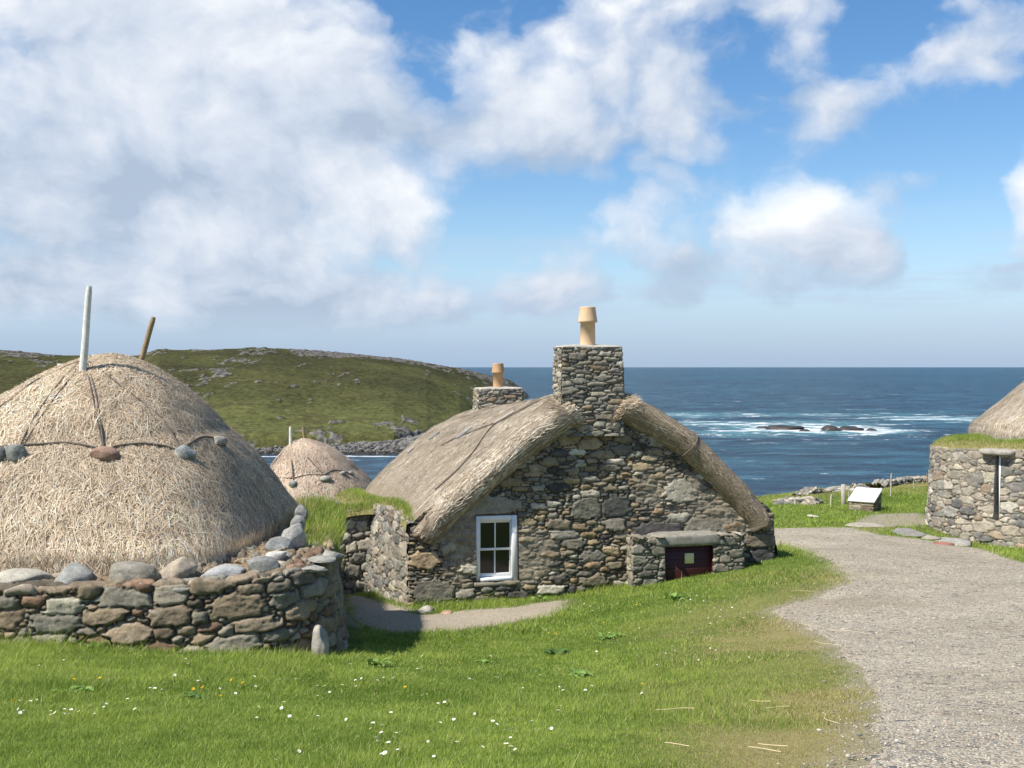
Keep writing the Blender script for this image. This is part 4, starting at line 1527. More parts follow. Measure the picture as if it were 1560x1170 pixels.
# low stone coal hatch built against the gable
def build_hatch():
    q = lambda u, v, o_: (lambda sz: PL + GA * sz[0] + UP * sz[1] + GN * o_)(gpt(u, v))
    proj = 0.33
    # gable coordinates corrected for the projection towards the camera
    k = (17.0 - proj) / 17.0

    def g2(u, v):
        return gpt(780 + (u - 780) * k - 2, HZ + (v - HZ) * k)
    s0, zt = g2(960, 818)
    s1, _ = g2(1128, 818)
    d0, dz = g2(1007, 834)
    d1, _ = g2(1084, 834)
    zb = zt - 1.0
    hatch = None
    zl = g2(1000, 832)[1]
    pal = [(0.22, 0.205, 0.165, 3), (0.28, 0.255, 0.20, 2), (0.16, 0.15, 0.13, 1.5), (0.33, 0.30, 0.25, 1)]
    L1 = d0 - s0
    zc = zt - 0.012
    # the pier on each side of the door: an L-shaped rubble skin
    a = PL + GA * s0
    b = a + GN * proj
    c = PL + GA * d0 + GN * proj
    d = PL + GA * d0
    cl = [(0.10, 0.15, 0.4, 0.65, 300), (0.06, 0.10, 0.35, 0.6, 800), (0.025, 0.05, 0.4, 0.9, 3000)]
    pier, _ = wall('hatch_surround', [tuple(a[:2]) + (zc,), tuple((b - GN * 0.03)[:2]) + (zc,), tuple((b + GA * 0.03)[:2]) + (zc,), tuple((c - GA * 0.02)[:2]) + (zc,), tuple((c - GN * 0.03)[:2]) + (zc,), tuple(d[:2]) + (zc,)],
                   1.1, 0.03, 0.16, cl, pal, 41, M['stone_pale'], house, res=0.011, depth=0.04, rnd=0.02, side=1)
    a = PL + GA * d1
    b = a + GN * proj
    c = PL + GA * s1 + GN * proj
    d = PL + GA * s1
    p2, _ = wall('hatch_surround', [tuple(a[:2]) + (zc,), tuple((b - GN * 0.03)[:2]) + (zc,), tuple((b + GA * 0.03)[:2]) + (zc,), tuple((c - GA * 0.02)[:2]) + (zc,), tuple((c - GN * 0.03)[:2]) + (zc,), tuple(d[:2]) + (zc,)],
                 1.1, 0.03, 0.14, cl, pal, 42, M['stone_pale'], house, res=0.011, depth=0.04, rnd=0.02, side=1)
    # lintel slab
    l0, l1 = g2(988, 820)[0], g2(1096, 820)[0]
    V, Fc = rock_shape(np.random.default_rng(3), ICO4, 0.10, 0)
    V = np.sign(V) * np.abs(V) ** 0.42
    n = np.abs(V).max(1, keepdims=True)
    hz = (zt - dz) / 2 + 0.012
    W = (PL + GA * ((l0 + l1) / 2) + GN * (proj / 2 + 0.02) + UP * ((zt + dz) / 2 + 0.01)
         + (V[:, :1] * (l1 - l0) / 2 * 1.02) * GA + V[:, 1:2] * (proj / 2 + 0.03) * GN
         + (V[:, 2:3] * hz + 0.022 * fbm(V[:, 0] * 4, V[:, 1] * 2 + 5, 4, 3)[:, None]) * UP)
    mk('lintel', W, Fc, M['stone_pale'], pier, col=np.tile((0.27, 0.26, 0.225), (len(W), 1)))
    mb = MB()
    o_ = proj - 0.07
    mb.box(PL + GA * ((d0 + d1) / 2) + GN * o_ + UP * (dz - 0.45), GA, GN, UP, (d1 - d0) / 2 + 0.01, 0.02, 0.46, 0.004)
    door = mb.build('hatch_door', M['door'], house)
    sa, za = g2(1040, 844)
    sb, zb2 = g2(1054, 859)
    mb = MB()
    mb.box(PL + GA * ((sa + sb) / 2) + GN * (o_ + 0.026) + UP * ((za + zb2) / 2), GA, GN, UP, (sb - sa) / 2, 0.005, (za - zb2) / 2, 0.003)
    mb.build('plaque', M['brass'], door)
    mb = MB()
    fr = 0.03
    for (x0, x1) in ((d0, d0 + fr), (d1 - fr, d1)):
        mb = MB()
        mb.box(PL + GA * ((x0 + x1) / 2) + GN * (o_ + 0.03) + UP * (dz - 0.45), GA, GN, UP, (x1 - x0) / 2, 0.02, 0.45, 0.004)
        mb.build('door_frame', M['door'], door)


build_hatch()


def rope_on(points, rad, name, parent, k=6):
    P, _ = smooth_path(points, max(12, len(points) * 8))
    mb = MB()
    mb.tube(P, rad, k)
    return mb.build(name, M['rope'], parent, smooth=True)


# ropes over the cottage thatch
for (pts, rad) in [([(-2.05, 0.35), (-1.75, 0.95), (-1.45, 1.5), (-1.15, 2.1)], 0.012),
                   ([(-1.20, 1.98), (-0.9, 1.7), (-0.55, 1.5), (-0.25, 1.4)], 0.010),
                   ([(-1.22, 2.08), (-0.9, 1.85), (-0.55, 1.66), (-0.2, 1.55)], 0.010),
                   ([(-2.4, 0.02), (-2.25, 0.12), (-2.05, 0.35)], 0.012),
                   ([(-1.15, 2.1), (-1.35, 2.9), (-1.55, 3.7), (-1.75, 4.4)], 0.010)]:
    rope_on([roof_pt(RP, RNF, x, y, 0.022) for (x, y) in pts], rad, 'rope', roof)
# rope band over the verge on the far slope
bx = 1.62
band = []
i0 = np.argmin(np.abs((RP[RNF] - GC) @ GA - bx) + (np.arange(RP.shape[1]) < RP.shape[1] // 2) * 9)
for i in list(range(3, RNF + 6)):
    p = RP[i, i0]
    ctr = RP[RNF, i0] + 0.2 * (RP[0, i0] - RP[RNF, i0])
    nrm = gridnormals(RP)[i, i0]
    cdir = p - (RP[0, i0] + RP[RNF, i0]) / 2
    if nrm @ cdir < 0:
        nrm = -nrm
    band.append(p + nrm * 0.018)
rope_on(band, 0.012, 'rope', roof)


def slab_on_roof(x, y, hx, hy, rot, material, label, cat, name):
    p = roof_pt(RP, RNF, x, y, 0.03)
    pa = roof_pt(RP, RNF, x + 0.15, y, 0.03)
    ex = pa - p
    ex /= np.linalg.norm(ex)
    n = np.cross(ex, GB)
    n = n if n[2] > 0 else -n
    ey = np.cross(n, ex)
    c, s = math.cos(rot), math.sin(rot)
    a, b = ex * c + ey * s, -ex * s + ey * c
    mb = MB()
    mb.box(p - n * 0.008, a, b, n, hx * 0.85, hy * 0.8, 0.010, 0.004)
    o = mb.build(name, material, loc=tuple(p - n * 0.018))
    tag(o, label, cat)


slab_on_roof(-1.45, 3.6, 0.20, 0.10, 0.15, M['slate'], 'grey slate lying flat on the cottage thatch above the turf', 'slate', 'roof_slate')
slab_on_roof(-1.02, 2.1, 0.24, 0.05, 0.1, M['post'], 'short weathered board lying beside the rope knot on the thatch', 'board', 'roof_board')
slab_on_roof(-1.62, 6.3, 0.14, 0.10, 0.3, M['slate'], 'grey slate weighing down the far end of the cottage thatch', 'slate', 'roof_slate')
slab_on_roof(-2.05, 6.9, 0.09, 0.08, 0.2, plain('pale_slate', (0.30, 0.305, 0.305), 0.7, 0.3, 14, 0.2, 0.01), 'small pale slate low at the far end of the cottage thatch', 'slate', 'roof_slate')

# ------------------------------------------------------------------ domed thatched huts
def dome_grid(C, rx, ry, zt, zb, expo, apex, seed, th0=0.0, th1=2 * math.pi, nth=200, nr=90, bulge=0.0, rope_r=None, sup=2.3, ryb=None):
    th = np.linspace(th0, th1, nth)
    r = np.linspace(0.0, 1.0, nr)
    TT, RR = np.meshgrid(th, r, indexing='ij')
    ca, sa = np.cos(TT), np.sin(TT)
    sv = 2.3 + (sup - 2.3) * RR ** 3
    k = (np.abs(ca) ** sv + np.abs(sa) ** sv) ** (-1 / sv)
    w = RR
    cx = C[0] * w + apex[0] * (1 - w)
    cy = C[1] * w + apex[1] * (1 - w)
    X = cx + rx * ca * k * RR
    Y = cy + np.where(sa < 0, ry, ryb or ry) * sa * k * RR
    z = zt - (zt - zb) * (0.94 * RR ** expo + 0.06 * RR)
    lump = 0.07 * fbm(X * 1.1 + 3, Y * 1.1 + z, seed, 3) + 0.035 * fbm(X * 3.2, Y * 3.2 + z * 2, seed + 4, 3)
    if rope_r is not None:
        pinch = -0.02 * np.exp(-((RR - rope_r) / 0.03) ** 2) + bulge * np.exp(-((RR - rope_r - 0.16) / 0.11) ** 2)
    else:
        pinch = 0
    P = np.stack([X, Y, z], -1)
    P = P + gridnormals(P)[..., :] * 0
    N = np.stack([ca * k * RR, sa * k * RR, 1.25 - RR * 0.8], -1)
    N /= np.linalg.norm(N, axis=-1, keepdims=True)
    P = P + N * (lump * np.clip(RR * 3, 0, 1) + pinch)[..., None]
    # the foot tucks under
    tuck = sst(RR, 0.965, 1.0)
    P[..., 0] -= ca * 0.10 * tuck
    P[..., 1] -= sa * 0.10 * tuck
    return P, N, th, r


class Dome:
    def __init__(s, P, N):
        s.P, s.N = P, N
        F2 = P.reshape(-1, 3)
        s.u = 780 + F * P[..., 0] / P[..., 1]
        s.v = HZ - F * P[..., 2] / P[..., 1]
        s.front = (N * -P).sum(-1) > 0

    def at(s, u, v, lift=0.0):
        c = (s.u - u) ** 2 + (s.v - v) ** 2 + np.where(s.front, 0, 1e6)
        k = np.unravel_index(np.argmin(c), c.shape)
        return s.P[k] + s.N[k] * lift, s.N[k]


hut = empty('thatched_hut', (-4.75, 13.0, -2.9), 'big round thatched hut with two ridge poles behind the boulder-topped dry stone wall', 'hut', 'thatched huts')
AP = (-4.50, 12.55)
DP, DN, _, _ = dome_grid((-4.72, 12.6), 2.17, 2.66, 0.115, -1.90, 1.80, AP, 81, nth=320, nr=130, bulge=0.035, rope_r=0.60, sup=5.0, ryb=2.1)
droof = mk('thatch_roof', DP, gridfaces(DP.shape[0], DP.shape[1]), M['thatch_hut'], hut)
dome = Dome(DP, DN)
wgt = np.where(DP[..., 1] > 15.0, 0.25, 1.0) * np.where(DP[..., 0] < -6.3, 0.4, 1.0)
rr = np.linspace(0, 1, DP.shape[1])[None, :] * np.ones((DP.shape[0], 1))
spread = 0.85 - 0.25 * rr
flipd = gridnormals(DP)[100, 60, 2] < 0
straw('straw', DP, 165000, (0.09, 0.38), (0.0028, 0.0060), spread, 0.030, PAL_STRAW, 83, droof, M['straw'], wgt, 1, flipd, wisp=0.06)

# hut ropes and their hanging stones
nuts = [(28, 700), (157, 699), (277, 698), (330, 690)]
pole_base = dome.at(127, 556)[0]
ring = [(-60, 690), (-20, 688), (8, 690), (25, 686), (60, 681), (100, 679), (135, 684), (157, 690), (180, 684), (215, 680), (250, 683), (272, 691), (285, 682), (303, 672), (322, 674), (338, 684)]
rope_on([dome.at(u, v, 0.05)[0] for (u, v) in ring], 0.011, 'rope', droof)
for line in [[(122, 556), (90, 590), (55, 640), (28, 690)], [(128, 556), (100, 592), (66, 640), (32, 690)], [(131, 557), (140, 600), (150, 650), (156, 694)],
             [(133, 557), (145, 600), (154, 650), (159, 694)], [(135, 556), (180, 590), (240, 640), (275, 690)], [(120, 556), (60, 584), (20, 612), (-20, 640)]]:
    rope_on([dome.at(u, v, 0.045)[0] for (u, v) in line], 0.008, 'rope', droof)
for k, (u, v, sx, sz, col, lab) in enumerate([
        (26, 699, 0.135, 0.105, (0.25, 0.26, 0.245), 'round grey stone hanging on ropes beside the pink granite one'),
        (-2, 700, 0.10, 0.10, (0.20, 0.20, 0.19), 'dark grey rope stone cut off by the picture edge'),
        (157, 699, 0.140, 0.085, (0.34, 0.225, 0.17), 'oval pink granite stone hanging on ropes below the white pole'),
        (277, 697, 0.112, 0.095, (0.27, 0.285, 0.285), 'tilted blue grey stone tied at the last dip of the rope on the big hut'),
        (328, 676, 0.10, 0.06, (0.30, 0.29, 0.26), 'flat grey stone half sunk in the thatch near the slope edge')]):
    p, n = dome.at(u, v, 0.05)
    boulder('weight_stone', p, (sx, 0.075, sz), 0.25 * k - 0.2, col, lab, 'stone', 'rope stones on the thatch', 90 + k, rough=0.12, cuts=3)


def pole(a, b, r0, r1, material, parent, name='ridge_pole'):
    a, b = np.array(a), np.array(b)
    t = np.linspace(0, 1, 14)[:, None]
    pts = a + (b - a) * t
    pts[:, 0] += 0.006 * np.sin(t[:, 0] * 5)
    rad = r0 + (r1 - r0) * t[:, 0]
    rad[-1] *= 0.8
    mb = MB()
    mb.tube(pts, rad, 12)
    return mb.build(name, material, parent, smooth=True)


pole(px(122, 600, 11.9), px(137, 436, 11.9), 0.042, 0.033, M['pole_white'], hut)
pole(px(205, 580, 13.2), px(235, 483, 13.2), 0.034, 0.030, M['pole_brown'], hut)
pole(px(94, 590, 14.8), px(94, 554, 14.8), 0.045, 0.045, M['pole_white'], hut)

# its dry stone wall
HUT_BASE = -1.87
wall_pts = [(-8.2, 9.9, -1.90), (-6.5, 9.55, -1.90), (-4.4, 9.42, -1.89), (-2.9, 9.50, -1.86), (-2.08, 9.68, -1.82), (-1.77, 10.10, -1.80), (-1.76, 10.75, -1.80), (-1.95, 12.0, -1.84), (-2.2, 13.6, -1.9), (-2.5, 15.2, -2.0)]
CL_HUT = [(0.15, 0.26, 0.30, 0.46, 500), (0.10, 0.17, 0.35, 0.55, 1600), (0.05, 0.09, 0.35, 0.8, 4000), (0.025, 0.045, 0.4, 0.9, 6000)]
wall('stone_wall', wall_pts, 1.35, 0.17, 0.85, CL_HUT, PAL_HUT, 55, M['stone_hut'], hut, res=0.0115, depth=0.068, rnd=0.018, side=1, topnoise=0.05, rim=0.07)

ph_, _ = smooth_path(wall_pts, 120)
tq = np.gradient(ph_[:, :2], axis=0)
tq /= np.linalg.norm(tq, axis=1, keepdims=True)
nq = np.stack([-tq[:, 1], tq[:, 0]], -1)
oq = np.linspace(0.24, 0.80, 24)
GF = np.empty((120, 24, 3))
GF[..., 0] = ph_[:, 0, None] + nq[:, 0, None] * oq
GF[..., 1] = ph_[:, 1, None] + nq[:, 1, None] * oq
GF[..., 2] = ph_[:, 2, None] - 0.045 + 0.05 * sst(oq, 0.24, 0.5) + 0.05 * fbm(GF[..., 0] * 5, GF[..., 1] * 5, 6, 4) - 0.08 * (oq < 0.26)
fill = mk('wall_fill', GF, gridfaces(120, 24), M['thatch_hut'], hut)
straw('straw', GF, 5000, (0.06, 0.22), (0.003, 0.007), 1.4, 0.02, [(0.40, 0.31, 0.20, 2), (0.28, 0.20, 0.12, 2), (0.5, 0.4, 0.28, 1)], 85, fill, M['straw'], None, 1, gridnormals(GF)[60, 12, 2] < 0, wisp=0.05)
# boulders on the wall head round the foot of the thatch
for k, (u, v, d, w, h, col, lab) in enumerate([
        (36, 883, 9.85, 44, 17, (0.40, 0.385, 0.33), 'long pale boulder on the hut wall, first to be seen at the picture edge'),
        (113, 879, 9.80, 37, 21, (0.30, 0.305, 0.29), 'grey humped boulder on the hut wall between the long pale one and the largest'),
        (198, 877, 9.80, 45, 21, (0.27, 0.255, 0.215), 'largest brown grey boulder lying on the hut wall'),
        (273, 869, 9.85, 30, 20, (0.36, 0.31, 0.245), 'rounded buff boulder on the hut wall next to the largest'),
        (342, 873, 9.90, 34, 13, (0.36, 0.37, 0.37), 'flat streaky slate boulder with a pale top on the hut wall'),
        (398, 866, 10.0, 29, 18, (0.25, 0.255, 0.24), 'smooth dark grey egg-shaped boulder at the bend of the hut wall'),
        (419, 849, 10.35, 19, 13, (0.52, 0.51, 0.48), 'small whitish round boulder behind the dark egg-shaped one'),
        (424, 832, 10.9, 22, 14, (0.27, 0.28, 0.275), 'grey slab leaning on the thatch behind the whitish boulder'),
        (448, 822, 11.1, 20, 26, (0.38, 0.38, 0.36), 'upright pointed grey slab by the foot of the thatch'),
        (455, 800, 12.0, 12, 16, (0.24, 0.25, 0.25), 'dark slate wedge standing behind the pointed slab'),
        (459, 783, 12.8, 8, 14, (0.22, 0.23, 0.235), 'farthest small slate set on edge against the big hut thatch')]):
    c = px(u, v, d)
    boulder('boulder', c, (w / F * d * 1.02, 0.16 if w > 25 else 0.10, h / F * d * 1.02), 0.1 * math.sin(k * 2.1) + (0.0 if u < 380 else 0.7), col, lab, 'boulder', 'boulders on the hut wall', 120 + k, rough=0.16, cuts=4 if k not in (6, 5, 2) else 2)

# small far hut
hut2 = empty('thatched_hut', (-5.6, 32, -5.5), 'small far thatched hut with short poles, down by the bay beyond the turf bank', 'hut', 'thatched huts')
D2 = 31.0
P2, N2_, _, _ = dome_grid(((484 - 780) / F * 32, 32.2), 1.98, 2.4, -2.06, -4.1, 1.85, ((462 - 780) / F * 31.6, 31.6), 91, nth=220, nr=80, bulge=0.03, rope_r=0.62)
d2roof = mk('thatch_roof', P2, gridfaces(P2.shape[0], P2.shape[1]), M['thatch_hut'], hut2)
dome2 = Dome(P2, N2_)
straw('straw', P2, 26000, (0.12, 0.36), (0.006, 0.013), 0.6, 0.03, [(0.68, 0.53, 0.40, 3), (0.58, 0.44, 0.32, 3), (0.44, 0.32, 0.22, 1.2), (0.76, 0.65, 0.53, 1.2)], 93, d2roof, M['straw'], np.where(P2[..., 1] > 33, 0.2, 1.0), 1, flipd)
pole(px(442, 690, 31.4), px(443, 650, 31.4), 0.05, 0.04, M['pole_white'], hut2)
pole(px(466, 690, 32.0), px(462, 650, 32.0), 0.045, 0.04, M['pole_brown'], hut2)
for line in [[(441, 678), (428, 695), (414, 712)], [(443, 678), (445, 705), (447, 735)], [(446, 677), (470, 700), (493, 724)]]:
    rope_on([dome2.at(u, v, 0.04)[0] for (u, v) in line], 0.018, 'rope', d2roof)
rope_on([dome2.at(u, v, 0.04)[0] for (u, v) in [(422, 729), (446, 729), (470, 725), (493, 724), (505, 718), (520, 718), (533, 722), (545, 716)]], 0.018, 'rope', d2roof)
for k, (u, v, sx, sz, col, lab) in enumerate([(447, 740, 0.145, 0.115, (0.27, 0.275, 0.26), 'blocky grey stone hanging below the white pole of the small far hut'),
                                              (496, 731, 0.18, 0.095, (0.31, 0.30, 0.26), 'slanting oval stone tied on the middle of the small far hut'),
                                              (521, 722, 0.10, 0.07, (0.33, 0.33, 0.31), 'small grey stone on the rope near the far slope of the small hut'),
                                              (532, 722, 0.09, 0.06, (0.22, 0.22, 0.21), 'dark little stone at the end of the rope on the small far hut')]):
    p, n = dome2.at(u, v, 0.06)
    boulder('weight_stone', p, (sx, 0.1, sz), 0.3, col, lab, 'stone', 'rope stones on the thatch', 140 + k, base=ICO2, rough=0.12, cuts=4)
wall('stone_wall', [(-7.9, 30.2, -4.1), (-6.2, 29.7, -4.1), (-4.6, 30.0, -4.1), (-3.5, 31.2, -4.1), (-3.3, 33, -4.1)], 1.8, 0.2, 0.8, CL_SIDE, PAL_PALE, 57, M['stone_pale'], hut2, res=0.03, depth=0.05, side=1)

# ------------------------------------------------------------------ turf topped link wall and bank
turf_wall = empty('turf_wall', (-3.0, 19.2, -3.9), 'short dry stone wall topped with turf, joining the cottage to the grassy bank', 'wall')
wall('stone_face', [(-4.9, 18.9, -2.62), (-3.6, 19.0, -2.56), (-2.95, 19.1, -2.48), (-2.45, 19.2, -2.46)], 1.7, 0.12, 0.5, [(0.10, 0.16, 0.5, 0.9, 500), (0.06, 0.10, 0.5, 1.0, 2000), (0.03, 0.06, 0.5, 1.0, 4000)],
     [(0.27, 0.255, 0.22, 3), (0.34, 0.31, 0.26, 2), (0.2, 0.19, 0.17, 2), (0.40, 0.37, 0.31, 1)], 58, M['stone_pale'], turf_wall, res=0.016, depth=0.07, rnd=0.03, side=1)


def mound(name, pts, halfw, height, material, parent=None, kind=None, label=None, n=60, m=24, seed=3):
    """a rounded ridge of turf along a path of (x, y, z)"""
    P, L = smooth_path(pts, n)
    T = np.gradient(P[:, :2], axis=0)
    T /= np.linalg.norm(T, axis=1, keepdims=True)
    Nn = np.stack([T[:, 1], -T[:, 0]], -1)
    a = np.linspace(-1, 1, m)
    hw = np.broadcast_to(halfw, (n,)) if np.isscalar(halfw) else np.interp(np.linspace(0, 1, n), np.linspace(0, 1, len(halfw)), halfw)
    hh = np.broadcast_to(height, (n,)) if np.isscalar(height) else np.interp(np.linspace(0, 1, n), np.linspace(0, 1, len(height)), height)
    G = np.empty((n, m, 3))
    G[..., 0] = P[:, 0, None] + Nn[:, 0, None] * hw[:, None] * a
    G[..., 1] = P[:, 1, None] + Nn[:, 1, None] * hw[:, None] * a
    G[..., 2] = P[:, 2, None] + hh[:, None] * (1 - np.abs(a) ** 2.4) + 0.05 * fbm(G[..., 0] * 3, G[..., 1] * 3, seed, 3) - 0.04 * (np.abs(a) > 0.97)
    o = mk(name, G, gridfaces(n, m), material, parent, col=np.tile((0.65, 0.0, 0.0), (n * m, 1)))
    if kind:
        tag(o, label, None, None, kind)
    return G


TURF = []
TURF.append((mound('turf', [(-4.9, 19.1, -2.62), (-3.6, 19.25, -2.58), (-2.7, 19.4, -2.50), (-2.2, 19.3, -2.46)], 0.36, 0.08, M['ground'], turf_wall), 7000, 0.10, 'mix'))
TURF.append((mound('turf', [(-1.42, 16.44, -2.40), (-1.50, 16.75, -2.36), (-1.66, 17.4, -2.28), (-1.92, 18.3, -2.28), (-2.3, 19.5, -2.42), (-3.0, 22, -2.65), (-3.6, 25, -2.85)], [0.14, 0.15, 0.20, 0.26, 0.34, 0.36, 0.36], [0.05, 0.05, 0.06, 0.09, 0.09, 0.09, 0.09], M['ground'], house), 7000, 0.10, 'mix'))
TURF.append((mound('turf', [(-2.02, 11.1, -1.90), (-2.12, 12.0, -1.90), (-2.36, 13.4, -1.93), (-2.7, 15.2, -1.98)], [0.20, 0.30, 0.36, 0.42], [0.05, 0.09, 0.12, 0.16], M['ground'], hut), 6000, 0.13, 'lush'))
TURF.append((mound('turf_bank', [(-2.75, 13.3, -2.75), (-2.95, 14.4, -2.75), (-3.2, 15.6, -2.75), (-3.6, 17.2, -2.95), (-4.2, 18.9, -3.2)], [0.55, 0.72, 0.85, 0.95, 1.0], [0.66, 0.68, 0.70, 0.78, 0.68], M['ground'], None, 'structure', 'grassy bank behind the round hut wall'), 18000, 0.15, 'lush'))

# ------------------------------------------------------------------ pale stone house by the gravel
house2 = empty('stone_house', (9.2, 22.5, -3.4), 'pale rubble stone house with a turf wall head beside the gravel path', 'house')
hp = [(11.2, 19.9, -1.50), (10.3, 20.25, -1.52), (9.55, 20.8, -1.56), (9.05, 21.4, -1.60), (8.66, 22.1, -1.62), (8.58, 22.7, -1.62), (8.85, 23.4, -1.62), (9.6, 24.0, -1.6), (11.5, 24.5, -1.6)]
# find the slit window along the path
pth, Lh = smooth_path(hp, 400)
uu = 780 + F * pth[:, 0] / pth[:, 1]
sA = np.interp(1526.5, uu[:230][::-1], np.linspace(0, Lh, 400)[:230][::-1])
sB = np.interp(1517, uu[:230][::-1], np.linspace(0, Lh, 400)[:230][::-1])
HH = 2.1
w2, info2 = wall('stone_wall', hp, HH, 0.14, 0.75, [(0.12, 0.20, 0.4, 0.7, 260), (0.07, 0.13, 0.4, 0.8, 2600), (0.03, 0.07, 0.4, 0.9, 9000)], PAL_PALE, 63, M['stone_pale'], house2, res=0.014, depth=0.05, rnd=0.014, side=-1,
                 opening=(sA, sB, HH - 1.28, HH - 0.05), mortar=lambda X, Y: 0.35 * sst(fbm(X * 1.2, Y * 1.2, 18, 3), -0.15, 0.15), mcol=(0.29, 0.26, 0.21))


def slit_window():
    k = int(round((sA + sB) / 2 / Lh * 399))
    c = pth[k]
    T = pth[k + 3, :2] - pth[k - 3, :2]
    T /= np.linalg.norm(T)
    t3 = np.array([T[0], T[1], 0])
    n3 = np.array([-T[1], T[0], 0])          # outward (side -1)
    ctr = np.array([c[0], c[1], 0.0])
    zt, zb = -1.60 - 0.05, -1.60 - 1.28
    hw = (sB - sA) / 2
    mb = MB()
    for sgn in (-1, 1):
        a = ctr + t3 * hw * sgn
        mb.add([a + UP * zb + n3 * 0.08, a + UP * zt + n3 * 0.02, a + UP * zt - n3 * 0.3, a + UP * zb - n3 * 0.3], [(0, 1, 2, 3)])
    mb.add([ctr - t3 * hw + UP * zt - n3 * .3, ctr + t3 * hw + UP * zt - n3 * .3, ctr + t3 * hw + UP * zt + n3 * .02, ctr - t3 * hw + UP * zt + n3 * .02], [(0, 1, 2, 3)])
    mb.add([ctr - t3 * hw + UP * zb - n3 * .3, ctr + t3 * hw + UP * zb - n3 * .3, ctr + t3 * hw + UP * zb + n3 * .1, ctr - t3 * hw + UP * zb + n3 * .1], [(0, 1, 2, 3)])
    mb.build('window_reveal', M['mortar'], w2)
    f = MB()
    f.box(ctr - t3 * (hw - 0.025) - n3 * 0.01 + UP * (zt + zb) / 2, t3, n3, UP, 0.018, 0.03, (zt - zb) / 2 - 0.01, 0.004)
    f.box(ctr - n3 * 0.10 + UP * (zt - 0.35), t3, n3, UP, hw - 0.04, 0.02, 0.015, 0.003)
    fr = f.build('window', M['white_paint'], house2)
    g = MB()
    g.add([ctr - t3 * hw + UP * zb - n3 * .13, ctr + t3 * hw + UP * zb - n3 * .13, ctr + t3 * hw + UP * zt - n3 * .13, ctr - t3 * hw + UP * zt - n3 * .13], [(0, 1, 2, 3)])
    g.build('pane', M['glass'], fr)
    V, Fc = rock_shape(np.random.default_rng(8), ICO3, 0.14, 0)
    V = np.sign(V) * np.abs(V) ** 0.5
    W = ctr + UP * (zt + 0.04) + V[:, :1] * 0.34 * t3 + V[:, 1:2] * 0.2 * n3 + V[:, 2:3] * 0.06 * UP
    mk('lintel', W, Fc, M['stone_pale'], w2, col=np.tile((0.34, 0.32, 0.28), (len(W), 1)))


slit_window()
TURF.append((mound('turf', [(11.2, 20.35, -1.52), (10.4, 20.7, -1.54), (9.75, 21.2, -1.56), (9.3, 21.75, -1.60), (9.0, 22.3, -1.62), (9.0, 22.8, -1.62), (9.3, 23.3, -1.62), (10, 23.7, -1.62)], 0.40, 0.15, M['ground'], house2), 12000, 0.09, 'mix'))
P3, N3_, _, _ = dome_grid((14.3, 25.2), 3.75, 3.2, 2.2, -1.5, 1.0, (14.8, 25.2), 95, nth=240, nr=90)
d3roof = mk('thatch_roof', P3, gridfaces(P3.shape[0], P3.shape[1]), M['thatch_grey'], house2)
straw('straw', P3, 60000, (0.12, 0.4), (0.005, 0.010), 0.2, 0.02, PAL_GREY, 97, d3roof, M['straw'], np.where(P3[..., 0] < 12.2, 1.0, 0.1), 1, flipd)

# ------------------------------------------------------------------ info board, posts, ruined dyke, slabs, rocks
def build_board():
    g = hit(1318, 777)
    c = np.array([g[0], g[1], g[2]])
    board = empty('info_board', tuple(c), 'white sloping information board on a low stone plinth overlooking the sea', 'sign')
    a = R(-38)
    ex = np.array([math.cos(a), math.sin(a), 0])
    ey = np.array([-math.sin(a), math.cos(a), 0])
    hw, hd = 0.29, 0.25
    per = 4 * (hw + hd)
    st = stones(per, 0.75, 0.016, [(0.10, 0.16, 0.35, 0.5, 200), (0.05, 0.1, 0.35, 0.7, 900), (0.03, 0.05, 0.4, 0.8, 1500)], 66, p=5.0)
    h = stone_relief(st, 0.03, 0.02, 66)
    C = stone_colors(st, [(0.24, 0.205, 0.15, 3), (0.30, 0.265, 0.2, 2), (0.19, 0.16, 0.12, 2)], 66, h, 0.03)
    cor = np.array([(-hw, -hd), (hw, -hd), (hw, hd), (-hw, hd), (-hw, -hd)])
    Lc = np.r_[0, np.cumsum(np.linalg.norm(np.diff(cor, axis=0), axis=1))]
    s = st['X'][:, 0]
    cx, cy = np.interp(s, Lc, cor[:, 0]), np.interp(s, Lc, cor[:, 1])
    k = 1 + h / 0.35
    # the top slopes: high edge away from the reader
    top = 0.33 + 0.12 * (cy / hd)
    zz = -0.15 + (top[:, None] + 0.15) * st['Y'] / 0.75
    P = c + (cx[:, None] * k)[..., None] * ex + (cy[:, None] * k)[..., None] * ey + zz[..., None] * UP
    mk('plinth', P, gridfaces(*st['X'].shape), M['stone_pale'], board, col=C.reshape(-1, 3))
    n = np.cross(ex, ey * (2 * hd) + UP * 0.24)
    n /= np.linalg.norm(n)
    ty = np.cross(n, ex)
    m, t = mat('printed_panel')
    p = t.n('ShaderNodeTexCoord').outputs['Object']
    v1 = t.noise(p, 6, 3, 0.5)
    v2 = t.noise(t.vmul(p, (40, 6, 40)), 1.0, 3, 0.5)
    cc = t.mix(t.m('MULTIPLY', t.ss(v1, 0.56, 0.64), 0.5), (0.62, 0.62, 0.58), (0.42, 0.52, 0.56))
    cc = t.mix(t.m('MULTIPLY', t.ss(v2, 0.60, 0.68), 0.35), cc, (0.6, 0.58, 0.5))
    prin(t, cc, 0.35, 0.4)
    mb = MB()
    mb.box(c + UP * 0.362, ex, ty, n, hw + 0.04, math.hypot(hd, 0.12) + 0.04, 0.02, 0.006)
    mb.build('panel', m, board)


build_board()

